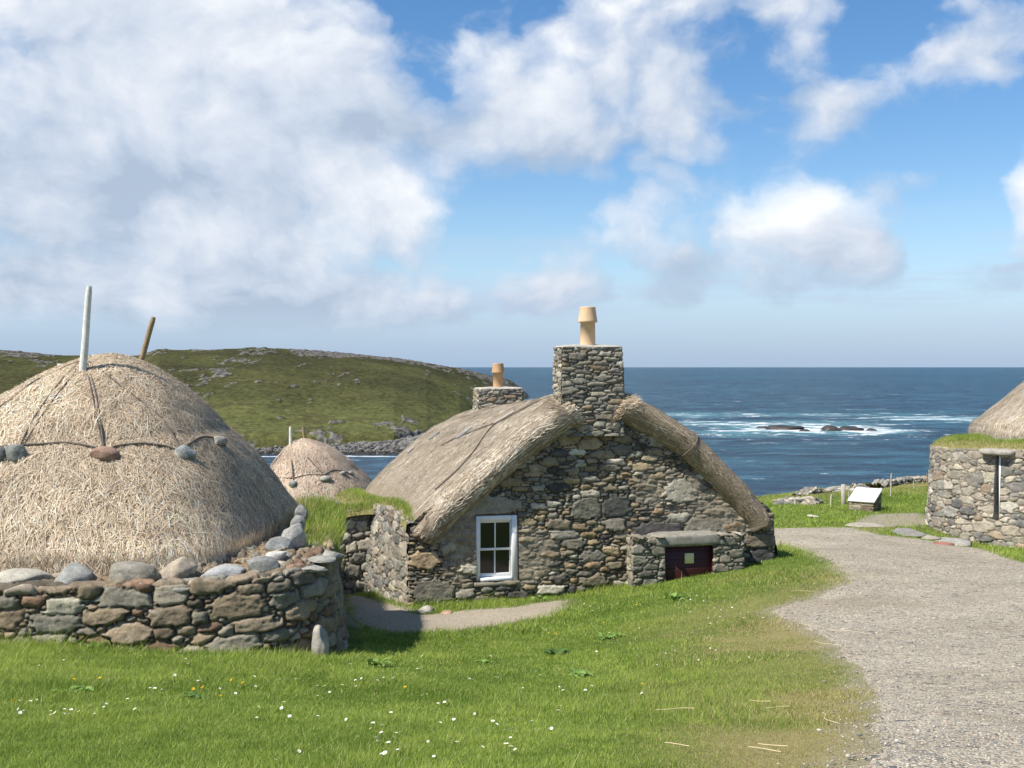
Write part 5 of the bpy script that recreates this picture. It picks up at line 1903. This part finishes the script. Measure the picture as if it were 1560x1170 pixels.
posts = [(1285, 768, 28.5, 30, 6, 'stout square fence post standing beside the information board'), (1265.5, 770, 29, 17, 3.5, 'thin leaning fence stake next to the stout square post'),
         (1294.5, 766, 30, 16, 3, 'thin stake close behind the white information board'), (1357, 757, 31.5, 36, 2.6, 'tall thin pale fence post between the board and the pale house'),
         (1412, 738, 36, 17, 2.2, 'dark fence post beside the corner of the pale house'), (1393, 746, 34, 13, 1.8, 'slender wire stake just before the pale house corner'),
         (1216, 768, 31, 12, 2.6, 'short broken stake by the tumbled stones'), (1212, 770, 30.5, 8, 4, 'stubby post stump among the tumbled stones')]
for k, (u, v, d, h, w, lab) in enumerate(posts):
    p = hit(u, v, 24, 40)
    d = p[1]
    z1 = p[2] + h / F * d
    r = w / F * d / 2
    mb = MB()
    lean = 0.03 * math.sin(k * 2.3)
    if w > 4.5:
        mb.box((p[0], p[1], p[2] + (z1 - p[2]) / 2 - 0.1), (1, 0, 0), (0, 1, 0), (0, 0, 1), r, r, (z1 - p[2]) / 2 + 0.1, 0.012)
    else:
        mb.tube([(p[0], p[1], p[2] - 0.2), (p[0] + lean * 0.5, p[1], (p[2] + z1) / 2), (p[0] + lean, p[1], z1)], [r, r * 0.95, r * 0.85], 8)
    o = mb.build('fence_post', M['pole_brown'] if 'dark' in lab else M['post'], loc=tuple(p))
    tag(o, lab, 'fence post', 'posts along the cliff edge')

CL_RUIN = [(0.12, 0.2, 0.35, 0.6, 300), (0.07, 0.12, 0.4, 0.8, 1200), (0.04, 0.07, 0.4, 0.9, 2500)]


def ruin(img, hgt, seed, label, d0=24, d1=45):
    pts = []
    for (u, v, top) in img:
        p = hit(u, v, d0, d1)
        pts.append((p[0], p[1], p[2] + top))
    c = pts[len(pts) // 2]
    o, _ = wall('ruined_wall', pts, hgt, 0.08, 0.4, CL_RUIN, PAL_PALE, seed, M['stone_pale'], None, res=0.022, depth=0.09, rnd=0.035, side=1, back=True, topnoise=0.28, loc=(c[0], c[1], c[2] - 0.4))
    tag(o, label, 'wall', 'tumbled walls along the cliff edge')


ruin([(1178, 769, 0.10), (1200, 769, 0.13), (1222, 769, 0.08), (1236, 770, -0.04)], 0.5, 68, 'low tumbled wall in the grass right behind the cottage roof end')
ruin([(1228, 769, -0.04), (1240, 768, 0.08), (1254, 767, 0.07), (1262, 767, -0.06)], 0.45, 69, 'short heap of wall stones in front of the cliff edge dyke')
ruin([(1226, 756, 0.02), (1250, 752, 0.12), (1275, 750, 0.16), (1300, 750, 0.14), (1325, 748, 0.08)], 0.5, 70, 'thin line of dyke stones along the brink behind the stout post')
ruin([(1340, 744, 0.05), (1360, 741, 0.12), (1385, 737, 0.15), (1412, 735, 0.14), (1440, 733, 0.14)], 0.6, 71, 'dry stone dyke running from the tall thin post to the pale house')
for k, (u, v, w, h, col, lab) in enumerate([(1313, 747, 10, 8, (0.27, 0.26, 0.24), 'large blocky dark rock sticking up behind the information board'),
                                            (1299, 746, 6, 4.5, (0.42, 0.40, 0.35), 'pale rock beside the blocky dark rock on the brink'),
                                            (1341, 745, 4, 4, (0.38, 0.36, 0.32), 'small loose stone at the start of the dry stone dyke')]):
    p = hit(u, v + 4, 26, 45)
    s = p[1] / F
    boulder('rock', (p[0], p[1], p[2] + h * s * 0.6), (w * s, w * s * 0.8, h * s), 0.4 * k, col, lab, 'rock', 'rocks on the brink', 160 + k, base=ICO2, rough=0.2, cuts=6)

for k, (u, v, w, dd, col, mt, lab) in enumerate([
        (1318, 801, 32, 0.35, (0.36, 0.33, 0.28), None, 'long pale stone kerb slab at the far edge of the gravel'),
        (1385, 812, 26, 0.55, (0.25, 0.24, 0.23), None, 'broad grey flagstone in the grass before the pale house corner'),
        (1452, 826, 34, 0.5, (0.33, 0.32, 0.30), None, 'long flat doorstep flag along the pale house wall'),
        (1412, 819, 20, 0.3, (0.34, 0.31, 0.27), None, 'narrow flagstone between the broad flag and the doorstep flag'),
        (1437, 830, 16, 0.22, (0.30, 0.14, 0.11), None, 'reddish brick-coloured slab sunk at the gravel edge'),
        (1238, 787, 6, 0.2, (0.5, 0.48, 0.45), None, 'small whitish stone lying in the grass near the board')]):
    p = hit(u, v, 14, 40)
    s = p[1] / F
    boulder('flagstone', (p[0], p[1], p[2] + 0.012), (w * s, dd, 0.035), 0.12 * k - 0.2, col, lab, 'flagstone', 'flagstones by the gravel', 170 + k, base=ICO3, rough=0.2, cuts=5)

for k, (u, v, d_, w, h, col, lab) in enumerate([(1047, 871, None, 22, 9, (0.27, 0.255, 0.225), 'grey lumpy rock in the grass in front of the dark red hatch'),
                                                (975, 884, None, 27, 5, (0.44, 0.42, 0.37), 'flat pale lichened rock at the foot of the hatch stonework'),
                                                (648, 930, None, 17, 8, (0.36, 0.34, 0.29), 'pale wedge of rock at the foot of the cottage corner'),
                                                (681, 931, None, 16, 4, (0.36, 0.24, 0.17), 'flat reddish rock on the lane under the cottage corner'),
                                                (486, 982, 9.72, 22, 29, (0.33, 0.31, 0.275), 'big upright pale boulder at the base of the hut wall corner')]):
    p = hit(u, v + 4) if d_ is None else px(u, v, d_)
    s = p[1] / F
    zc = p[2] + h * s * 0.45 if d_ is None else p[2]
    boulder('rock', (p[0], p[1], zc), (w * s, w * s * 0.7, h * s), 0.5 * k, col, lab, 'rock', 'loose rocks by the walls', 180 + k, rough=0.2, cuts=6)
# flat slates on the hut wall shoulder
for k, (u, v, d, w, h, lab) in enumerate([(492, 853, 10.25, 24, 6, 'flat grey slate capping the shoulder of the hut wall'), (478, 866, 9.95, 20, 5, 'thin flat slate below the capping slate on the hut wall'),
                                          (505, 846, 10.6, 17, 8, 'blocky grey capstone beside the grass tuft on the hut wall'), (275, 897, 9.55, 12, 8, 'small upright wedge of stone jammed on top of the hut wall')]):
    boulder('capstone', px(u, v, d), (w / F * d, 0.14, h / F * d), 0.6 + 0.3 * k, (0.29, 0.285, 0.26), lab, 'stone', 'capstones on the hut wall', 190 + k, rough=0.15, cuts=6)

# ------------------------------------------------------------------ grass
def blades(P, h, w, C, rng, lean=0.5, az=None):
    n = len(P)
    a = rng.uniform(0, 2 * np.pi, n)
    la = rng.uniform(0, 2 * np.pi, n)
    lm = np.abs(rng.normal(0, lean, n)) * h
    sx, sy = np.cos(a) * w / 2, np.sin(a) * w / 2
    V = np.empty((n, 3, 3))
    V[:, 0] = P + np.c_[-sx, -sy, np.full(n, -0.01)]
    V[:, 1] = P + np.c_[sx, sy, np.full(n, -0.01)]
    V[:, 2] = P + np.c_[np.cos(la) * lm + 0.15 * h, np.sin(la) * lm, h]
    col = np.repeat(C[:, None], 3, 1)
    return V.reshape(-1, 3), col.reshape(-1, 3)


def grass_color(n, rng, dry, patch):
    g1, g2, g3 = np.array((0.14, 0.222, 0.027)), np.array((0.345, 0.43, 0.078)), np.array((0.47, 0.47, 0.19))
    t = np.clip(0.5 + patch + rng.normal(0, 0.25, n), 0, 1)[:, None]
    c = g1 * (1 - t) + g2 * t
    k = (rng.random(n) < 0.10)[:, None]
    c = np.where(k, g3, c)
    dk = (rng.random(n) < dry * 0.92)[:, None]
    dc = np.array((0.50, 0.415, 0.20)) * rng.uniform(0.6, 1.25, (n, 1))
    semi = np.array((0.31, 0.31, 0.085)) * rng.uniform(0.7, 1.2, (n, 1))
    c = np.where(dk, np.where((rng.random(n) < 0.55)[:, None], dc, semi), c)
    return c * rng.uniform(0.8, 1.2, (n, 1))


HOUSE_POLY = np.array([(PL + GA * -0.05 + GN * 0.0)[:2], (PL + GA * (GW + 0.1))[:2], (PL + GA * (GW + 0.2) + GB * 8)[:2], (-3.9, 25), (-2.7, 19.6), (-2.2, 18), (-1.72, 16.7)])
HUT_POLY = np.array([(-9, 10.1), (-6.5, 9.40), (-4.4, 9.27), (-2.9, 9.35), (-1.95, 9.55), (-1.50, 10.0), (-1.42, 10.7), (-1.6, 12.0), (-1.9, 14), (-2.4, 16), (-6, 17), (-9, 14)])
H2_POLY = np.array([(11.5, 19.6), (10.2, 20.1), (9.45, 20.7), (8.9, 21.4), (8.52, 22.1), (8.45, 22.8), (8.8, 23.6), (12, 25)])


def build_grass():
    rng = np.random.default_rng(101)
    Vs, Cs = [], []
    # (near, far, count, blade height, blade width)
    for (d0, d1, cnt, hh, ww) in [(4.0, 6.2, 330000, 0.020, 0.0036), (6.2, 9.0, 320000, 0.022, 0.0048), (9.0, 13.0, 260000, 0.026, 0.0068), (13.0, 19.0, 200000, 0.034, 0.010), (19, 40, 240000, 0.042, 0.017)]:
        y = np.sqrt(rng.uniform(d0 ** 2, d1 ** 2, cnt))
        x = rng.uniform(-0.53, 0.53, cnt) * y
        if d0 >= 19:
            x = rng.uniform(-0.02, 0.50, cnt) * y
        pd = path_dist(x, y)
        keep = (pd > rng.normal(-0.03, 0.10, cnt))
        for pol in (HOUSE_POLY, HUT_POLY, H2_POLY):
            keep &= ~inside(x, y, pol)
        pt = pdist(x, y, PATCH) + 0.5 * fbm(x * 1.5, y * 1.5, 5, 3)
        keep &= (pt > 0) | (rng.random(cnt) < 0.12)
        dry = dryness(x, y)
        keep &= rng.random(cnt) > dry * 0.25
        x, y, dry, pd = x[keep], y[keep], dry[keep], pd[keep]
        n = len(x)
        pa = 1.6 * fbm(x * 1.1, y * 1.1, 7, 4) + 1.1 * fbm(x * 6, y * 6, 9, 3)
        tall = 1 + 1.3 * np.clip(fbm(x * 0.9, y * 0.9, 15, 3) * 3, -0.2, 1)
        dh = np.minimum(pdist(x, y, HUT_POLY), pdist(x, y, HOUSE_POLY))
        nearw = np.clip(1 - dh / 0.35, 0, 1)
        tall = tall * (1 - 0.55 * dry) * (1 + 1.5 * nearw * rng.random(n))
        h = hh * tall * rng.uniform(0.5, 1.35, n) * np.where(rng.random(n) < 0.012, 2.4, 1.0)
        z = gz(x, y)
        V, C = blades(np.c_[x, y, z], h, ww * rng.uniform(0.7, 1.3, n), grass_color(n, rng, dry, pa), rng, 1.0)
        Vs.append(V)
        Cs.append(C)
    # turf on wall heads and the bank
    for (G, cnt, hh, kind) in TURF:
        ni, nj = G.shape[:2]
        i, j = rng.integers(0, ni - 1, cnt), rng.integers(0, nj - 1, cnt)
        a, b = rng.random((cnt, 1)), rng.random((cnt, 1))
        P = G[i, j] * (1 - a) * (1 - b) + G[i + 1, j] * a * (1 - b) + G[i, j + 1] * (1 - a) * b + G[i + 1, j + 1] * a * b
        edge = np.abs(j / nj - 0.5) * 2
        dry = np.clip((edge - 0.25) * 1.6 + 0.7 * fbm(P[:, 0] * 2, P[:, 1] * 2, 17, 3), 0, 1) if kind == 'mix' else np.clip(0.22 + 1.6 * fbm(P[:, 0] * 1.8, P[:, 1] * 1.8, 19, 3), 0, 0.8)
        pa = 1.2 * fbm(P[:, 0] * 2, P[:, 1] * 2, 27, 3)
        h = hh * rng.uniform(0.35, 1.2, cnt) * (1 - 0.3 * dry)
        V, C = blades(P, h, 0.010 * rng.uniform(0.6, 1.3, cnt), grass_color(cnt, rng, dry * 0.8, pa), rng, 0.45)
        Vs.append(V)
        Cs.append(C)
    V = np.concatenate(Vs)
    C = np.concatenate(Cs)
    f = np.arange(len(V)).reshape(-1, 3)
    o = mk('grass', V, f, M['grassm'], col=C, smooth=False)
    tag(o, 'short green turf, yellowed beside the gravel', 'grass', kind='stuff')


build_grass()


# ------------------------------------------------------------------ wild flowers, docks, loose straws
def flower_mesh(kind):
    mb_V, mb_F, mi = [], [], []
    k = 9
    R0 = 0.0125 if kind == 'daisy' else 0.0135
    for q in range(k):
        a = 2 * math.pi * q / k
        b0, b1 = a - 0.28, a + 0.28
        n0 = len(mb_V)
        up = 0.004 if kind == 'daisy' else 0.010
        mb_V += [(0.003 * math.cos(b0), 0.003 * math.sin(b0), 0.05), (R0 * math.cos(b0), R0 * math.sin(b0), 0.05 + up), (R0 * math.cos(b1), R0 * math.sin(b1), 0.05 + up), (0.003 * math.cos(b1), 0.003 * math.sin(b1), 0.05)]
        mb_F.append((n0, n0 + 1, n0 + 2, n0 + 3))
        mi.append(0)
    for q in range(8):
        a, b = 2 * math.pi * q / 8, 2 * math.pi * (q + 1) / 8
        n0 = len(mb_V)
        mb_V += [(0, 0, 0.056), (0.0045 * math.cos(a), 0.0045 * math.sin(a), 0.0525), (0.0045 * math.cos(b), 0.0045 * math.sin(b), 0.0525), (0, 0, 0.056)]
        mb_F.append((n0, n0 + 1, n0 + 2, n0 + 3))
        mi.append(1)
    for q in range(4):
        a, b = 2 * math.pi * q / 4, 2 * math.pi * (q + 1) / 4
        n0 = len(mb_V)
        r = 0.001
        mb_V += [(r * math.cos(a), r * math.sin(a), 0), (r * math.cos(b), r * math.sin(b), 0), (r * math.cos(b), r * math.sin(b), 0.05), (r * math.cos(a), r * math.sin(a), 0.05)]
        mb_F.append((n0, n0 + 1, n0 + 2, n0 + 3))
        mi.append(2)
    return np.array(mb_V), np.array(mb_F), mi


def scatter_flowers():
    rng = np.random.default_rng(202)
    stem = plain('flower_stem', (0.07, 0.13, 0.03), 0.7)
    yel = plain('yellow_floret', (0.75, 0.50, 0.02), 0.6, 0.2, 10, 0.05)
    petal = plain('white_petal', (0.80, 0.80, 0.78), 0.6, 0.2, 10, 0.03)
    spots = []
    for (u, v, su, sv, n) in [(20, 1080, 25, 12, 9), (110, 1090, 50, 8, 16), (590, 1135, 30, 22, 14), (540, 1040, 60, 12, 12), (1120, 940, 90, 14, 34), (1085, 915, 40, 10, 14), (700, 1085, 150, 60, 22),
                              (880, 1040, 130, 40, 24), (250, 1040, 160, 30, 20), (1010, 990, 80, 20, 18), (900, 930, 40, 8, 9), (640, 1120, 250, 30, 10), (1180, 895, 30, 8, 9), (430, 1060, 120, 40, 14), (770, 1150, 60, 15, 8), (1100, 870, 50, 6, 8), (730, 930, 60, 6, 7)]:
        for _ in range(n):
            spots.append((rng.normal(u, su * 0.7), rng.normal(v, sv * 0.7)))
    V, Fc, mi = flower_mesh('daisy')
    proto = None
    cnt = 0
    for (u, v) in spots:
        if not (0 < u < 1330 and 890 < v < 1168):
            continue
        p = hit(u, v, 3.5, 20)
        if path_dist(np.array([p[0]]), np.array([p[1]]))[0] < 0.05 or inside(np.array([p[0]]), np.array([p[1]]), HUT_POLY)[0] or inside(np.array([p[0]]), np.array([p[1]]), HOUSE_POLY)[0]:
            continue
        if proto is None:
            proto = mk('daisy', V, Fc, [petal, yel, stem], matidx=mi, smooth=False)
            o = proto
        else:
            o = proto.copy()
            SC.collection.objects.link(o)
        o.location = p
        o.rotation_euler = (rng.normal(0.25, 0.25), rng.normal(0, 0.25), rng.uniform(0, 6))
        s = rng.uniform(0.55, 0.95)
        o.scale = (s, s, s * rng.uniform(0.8, 1.15))
        tag(o, 'tiny white daisy open in the mown turf', 'daisy', 'daisies in the turf')
        cnt += 1
    V, Fc, mi = flower_mesh('buttercup')
    proto = None
    for (u, v) in [(114, 1048), (155, 1045), (393, 1038), (455, 1053), (355, 1044), (296, 1060), (317, 1062), (330, 1073), (374, 1057), (21, 1089), (683, 975), (697, 1020), (838, 972), (843, 974), (922, 956), (971, 929), (975, 1053), (620, 1058)]:
        p = hit(u, v, 3.5, 20)
        if proto is None:
            proto = mk('buttercup', V, Fc, [yel, yel, stem], matidx=mi, smooth=False)
            o = proto
        else:
            o = proto.copy()
            SC.collection.objects.link(o)
        o.location = p
        o.rotation_euler = (rng.normal(0.3, 0.2), rng.normal(0, 0.2), rng.uniform(0, 6))
        s = rng.uniform(0.7, 1.05)
        o.scale = (s, s, s * 1.3)
        tag(o, 'small yellow buttercup in the turf', 'buttercup', 'buttercups in the turf')


scatter_flowers()


def leaf_plant(name, p, n, length, width, rise, col, seed, label, cat, group=None):
    """a rosette of broad leaves, each a folded curved blade"""
    rng = np.random.default_rng(seed)
    VV, FF, CC, k0 = [], [], [], 0
    for q in range(n):
        a = rng.uniform(0, 2 * math.pi)
        L = length * rng.uniform(0.6, 1.15)
        W = width * rng.uniform(0.7, 1.1)
        el = rise * rng.uniform(0.5, 1.3)
        base = np.array([rng.normal(0, length * 0.18), rng.normal(0, length * 0.18), 0])
        t = np.linspace(0, 1, 7)
        wv = W * np.sin(np.pi * np.clip(t * 0.92 + 0.06, 0, 1)) ** 0.8
        rad = L * t * math.cos(el)
        hz = L * (math.sin(el) * t - 0.45 * t ** 2.2)
        d = np.array([math.cos(a), math.sin(a), 0])
        s = np.array([-math.sin(a), math.cos(a), 0])
        mid = base + rad[:, None] * d + hz[:, None] * UP
        lf = mid + (wv / 2)[:, None] * s + (0.18 * wv)[:, None] * UP
        rt = mid - (wv / 2)[:, None] * s + (0.18 * wv)[:, None] * UP
        G = np.stack([lf, mid, rt], 1)
        VV.append(G.reshape(-1, 3))
        FF.append(gridfaces(7, 3) + k0)
        k0 += 21
        CC.append(np.tile(np.array(col) * rng.uniform(0.7, 1.35), (21, 1)))
    o = mk(name, np.concatenate(VV) + p, np.concatenate(FF), M['leafm'], col=np.concatenate(CC), loc=tuple(p))
    return tag(o, label, cat, group)


for k, (u, v, n, L, W, rise, lab) in enumerate([
        (145, 992, 16, 0.17, 0.06, 0.9, 'leafy dock plant against the foot of the hut wall'),
        (115, 1056, 14, 0.14, 0.06, 0.5, 'low dock with broad leaves in the turf under the long boulder'),
        (300, 1062, 14, 0.11, 0.045, 0.5, 'dark rosette of weeds among buttercups below the hut wall'),
        (572, 1015, 14, 0.17, 0.045, 0.9, 'upright dock just past the hut wall corner'),
        (850, 998, 14, 0.16, 0.08, 0.8, 'dock with one large dark leaf in the middle of the slope'),
        (882, 1030, 16, 0.13, 0.06, 0.6, 'spreading dock patch below the large-leaved dock'),
        (920, 975, 14, 0.15, 0.05, 0.8, 'tall dock clump between the lane end and the daisies'),
        (1030, 915, 13, 0.20, 0.06, 0.9, 'bright dock plant on the bank below the red hatch'),
        (940, 970, 10, 0.13, 0.05, 0.7, 'small dock beside the tall clump on the slope'),
        (820, 916, 7, 0.2, 0.04, 1.1, 'pale thistle-like weed against the cottage wall under the window'),
        (736, 1010, 10, 0.09, 0.04, 0.5, 'small weed rosette in the open turf in front of the window')]):
    p = hit(u, v, 3.5, 20)
    leaf_plant('dock_plant', p, n, L, W, rise, (0.19, 0.30, 0.065) if 'dark' not in lab else (0.11, 0.19, 0.04), 300 + k, lab, 'weed', 'docks and weeds in the turf')
leaf_plant('nettle_clump', hit(546, 900, 10, 22) + (0, 0.2, 0.12), 60, 0.22, 0.07, 1.25, (0.14, 0.25, 0.05), 330, 'bright green nettle clump in the corner by the turf topped wall', 'nettles')


def loose_straws():
    rng = np.random.default_rng(400)
    m = plain('dry_straw', (0.62, 0.50, 0.30), 0.7, 0.2, 60, 0.15)
    specs = [((1222, 950), (1262, 966), 'long bent straw reaching from the turf onto the gravel'), ((1262, 965), (1325, 972), 'straight pale straw lying out on the gravel'),
             ((1240, 982), (1282, 989), 'short straw at the gravel edge below the bent one'), ((1165, 1088), (1203, 1085), 'thick straw on the yellowed turf'),
             ((1143, 1075), (1175, 1077), 'thin straw just above the thick one'), ((1252, 1095), (1276, 1112), 'slanting straw at the worn edge of the gravel'),
             ((1155, 1145), (1200, 1149), 'pale straw low down on the yellowed turf'), ((1205, 905), (1242, 905), 'straw across the grassy tip beside the gravel'),
             ((1013, 1143), (1050, 1149), 'straw in green turf near the bottom of the slope'), ((768, 1123), (782, 1119), 'short straw in the lawn below the docks'),
             ((1000, 1090), (1058, 1088), 'long faint straw on the turf beside the yellow patch'), ((1140, 1150), (1190, 1158), 'straw crossing the pale one at the bottom of the yellow patch')]
    for k, (a, b, lab) in enumerate(specs):
        p, q = hit(*a, 3, 20), hit(*b, 3, 20)
        t = np.linspace(0, 1, 9)[:, None]
        pts = p * (1 - t) + q * t
        pts[:, :2] += np.array([-(q - p)[1], (q - p)[0]]) * (rng.normal(0, 0.07) * np.sin(np.pi * t) + rng.normal(0, 0.03) * np.sin(2 * np.pi * t))
        pts[:, 2] = gz(pts[:, 0], pts[:, 1]) + 0.035
        mb = MB()
        mb.tube(pts, 0.0019, 5)
        o = mb.build('loose_straw', m, loc=tuple(p))
        tag(o, lab, 'straw', 'loose straws blown off the thatch')


loose_straws()


def build_pebbles():
    """loose stones lying on the gravel"""
    rng = np.random.default_rng(500)
    protos = [rock_shape(rng, ICO1, 0.25, 4) for _ in range(10)]
    n = 15000
    y = 3.6 + 14 * rng.random(n) ** 1.7
    x = rng.uniform(0.15, 0.56, n) * y
    k = pdist(x, y, GRAVEL) + 0.22 * fbm(x * 1.7, y * 1.7, 11, 4) < rng.normal(0.05, 0.12, n)
    x, y = x[k], y[k]
    z = gz(x, y)
    n = len(x)
    s = rng.uniform(0.004, 0.0085, n) * (1 + (rng.random(n) < 0.04) * rng.uniform(0.3, 1.4, n)) * (0.7 + y * 0.04)
    VV, FF, CC, c0 = [], [], [], 0
    g = np.array([(0.16, 0.16, 0.16), (0.38, 0.34, 0.28), (0.48, 0.44, 0.37), (0.28, 0.26, 0.23), (0.42, 0.33, 0.25)])
    which = rng.integers(0, 10, n)
    for q in range(10):
        V, Fc = protos[q]
        id_ = np.where(which == q)[0]
        m = len(id_)
        a = rng.uniform(0, 6.28, m)
        W = V[None] * (s[id_][:, None, None] * np.stack([np.ones(m), rng.uniform(0.6, 1, m), rng.uniform(0.4, 0.7, m)], -1)[:, None, :])
        ca, sa = np.cos(a)[:, None], np.sin(a)[:, None]
        W = np.stack([W[..., 0] * ca - W[..., 1] * sa + x[id_][:, None], W[..., 0] * sa + W[..., 1] * ca + y[id_][:, None], W[..., 2] + (z[id_] + 0.014 + s[id_] * 0.15)[:, None]], -1)
        VV.append(W.reshape(-1, 3))
        FF.append((Fc[None] + (np.arange(m) * len(V))[:, None, None]).reshape(-1, 3) + c0)
        c0 += m * len(V)
        col = g[rng.integers(0, 5, m)] * rng.uniform(0.7, 1.2, (m, 1))
        CC.append(np.repeat(col, len(V), 0))
    o = mk('gravel', np.concatenate(VV), np.concatenate(FF), col_mat('pebble', 0.9, 0.15), col=np.concatenate(CC), smooth=False)
    tag(o, 'loose stones strewn on the gravel path', 'gravel', kind='stuff')


build_pebbles()
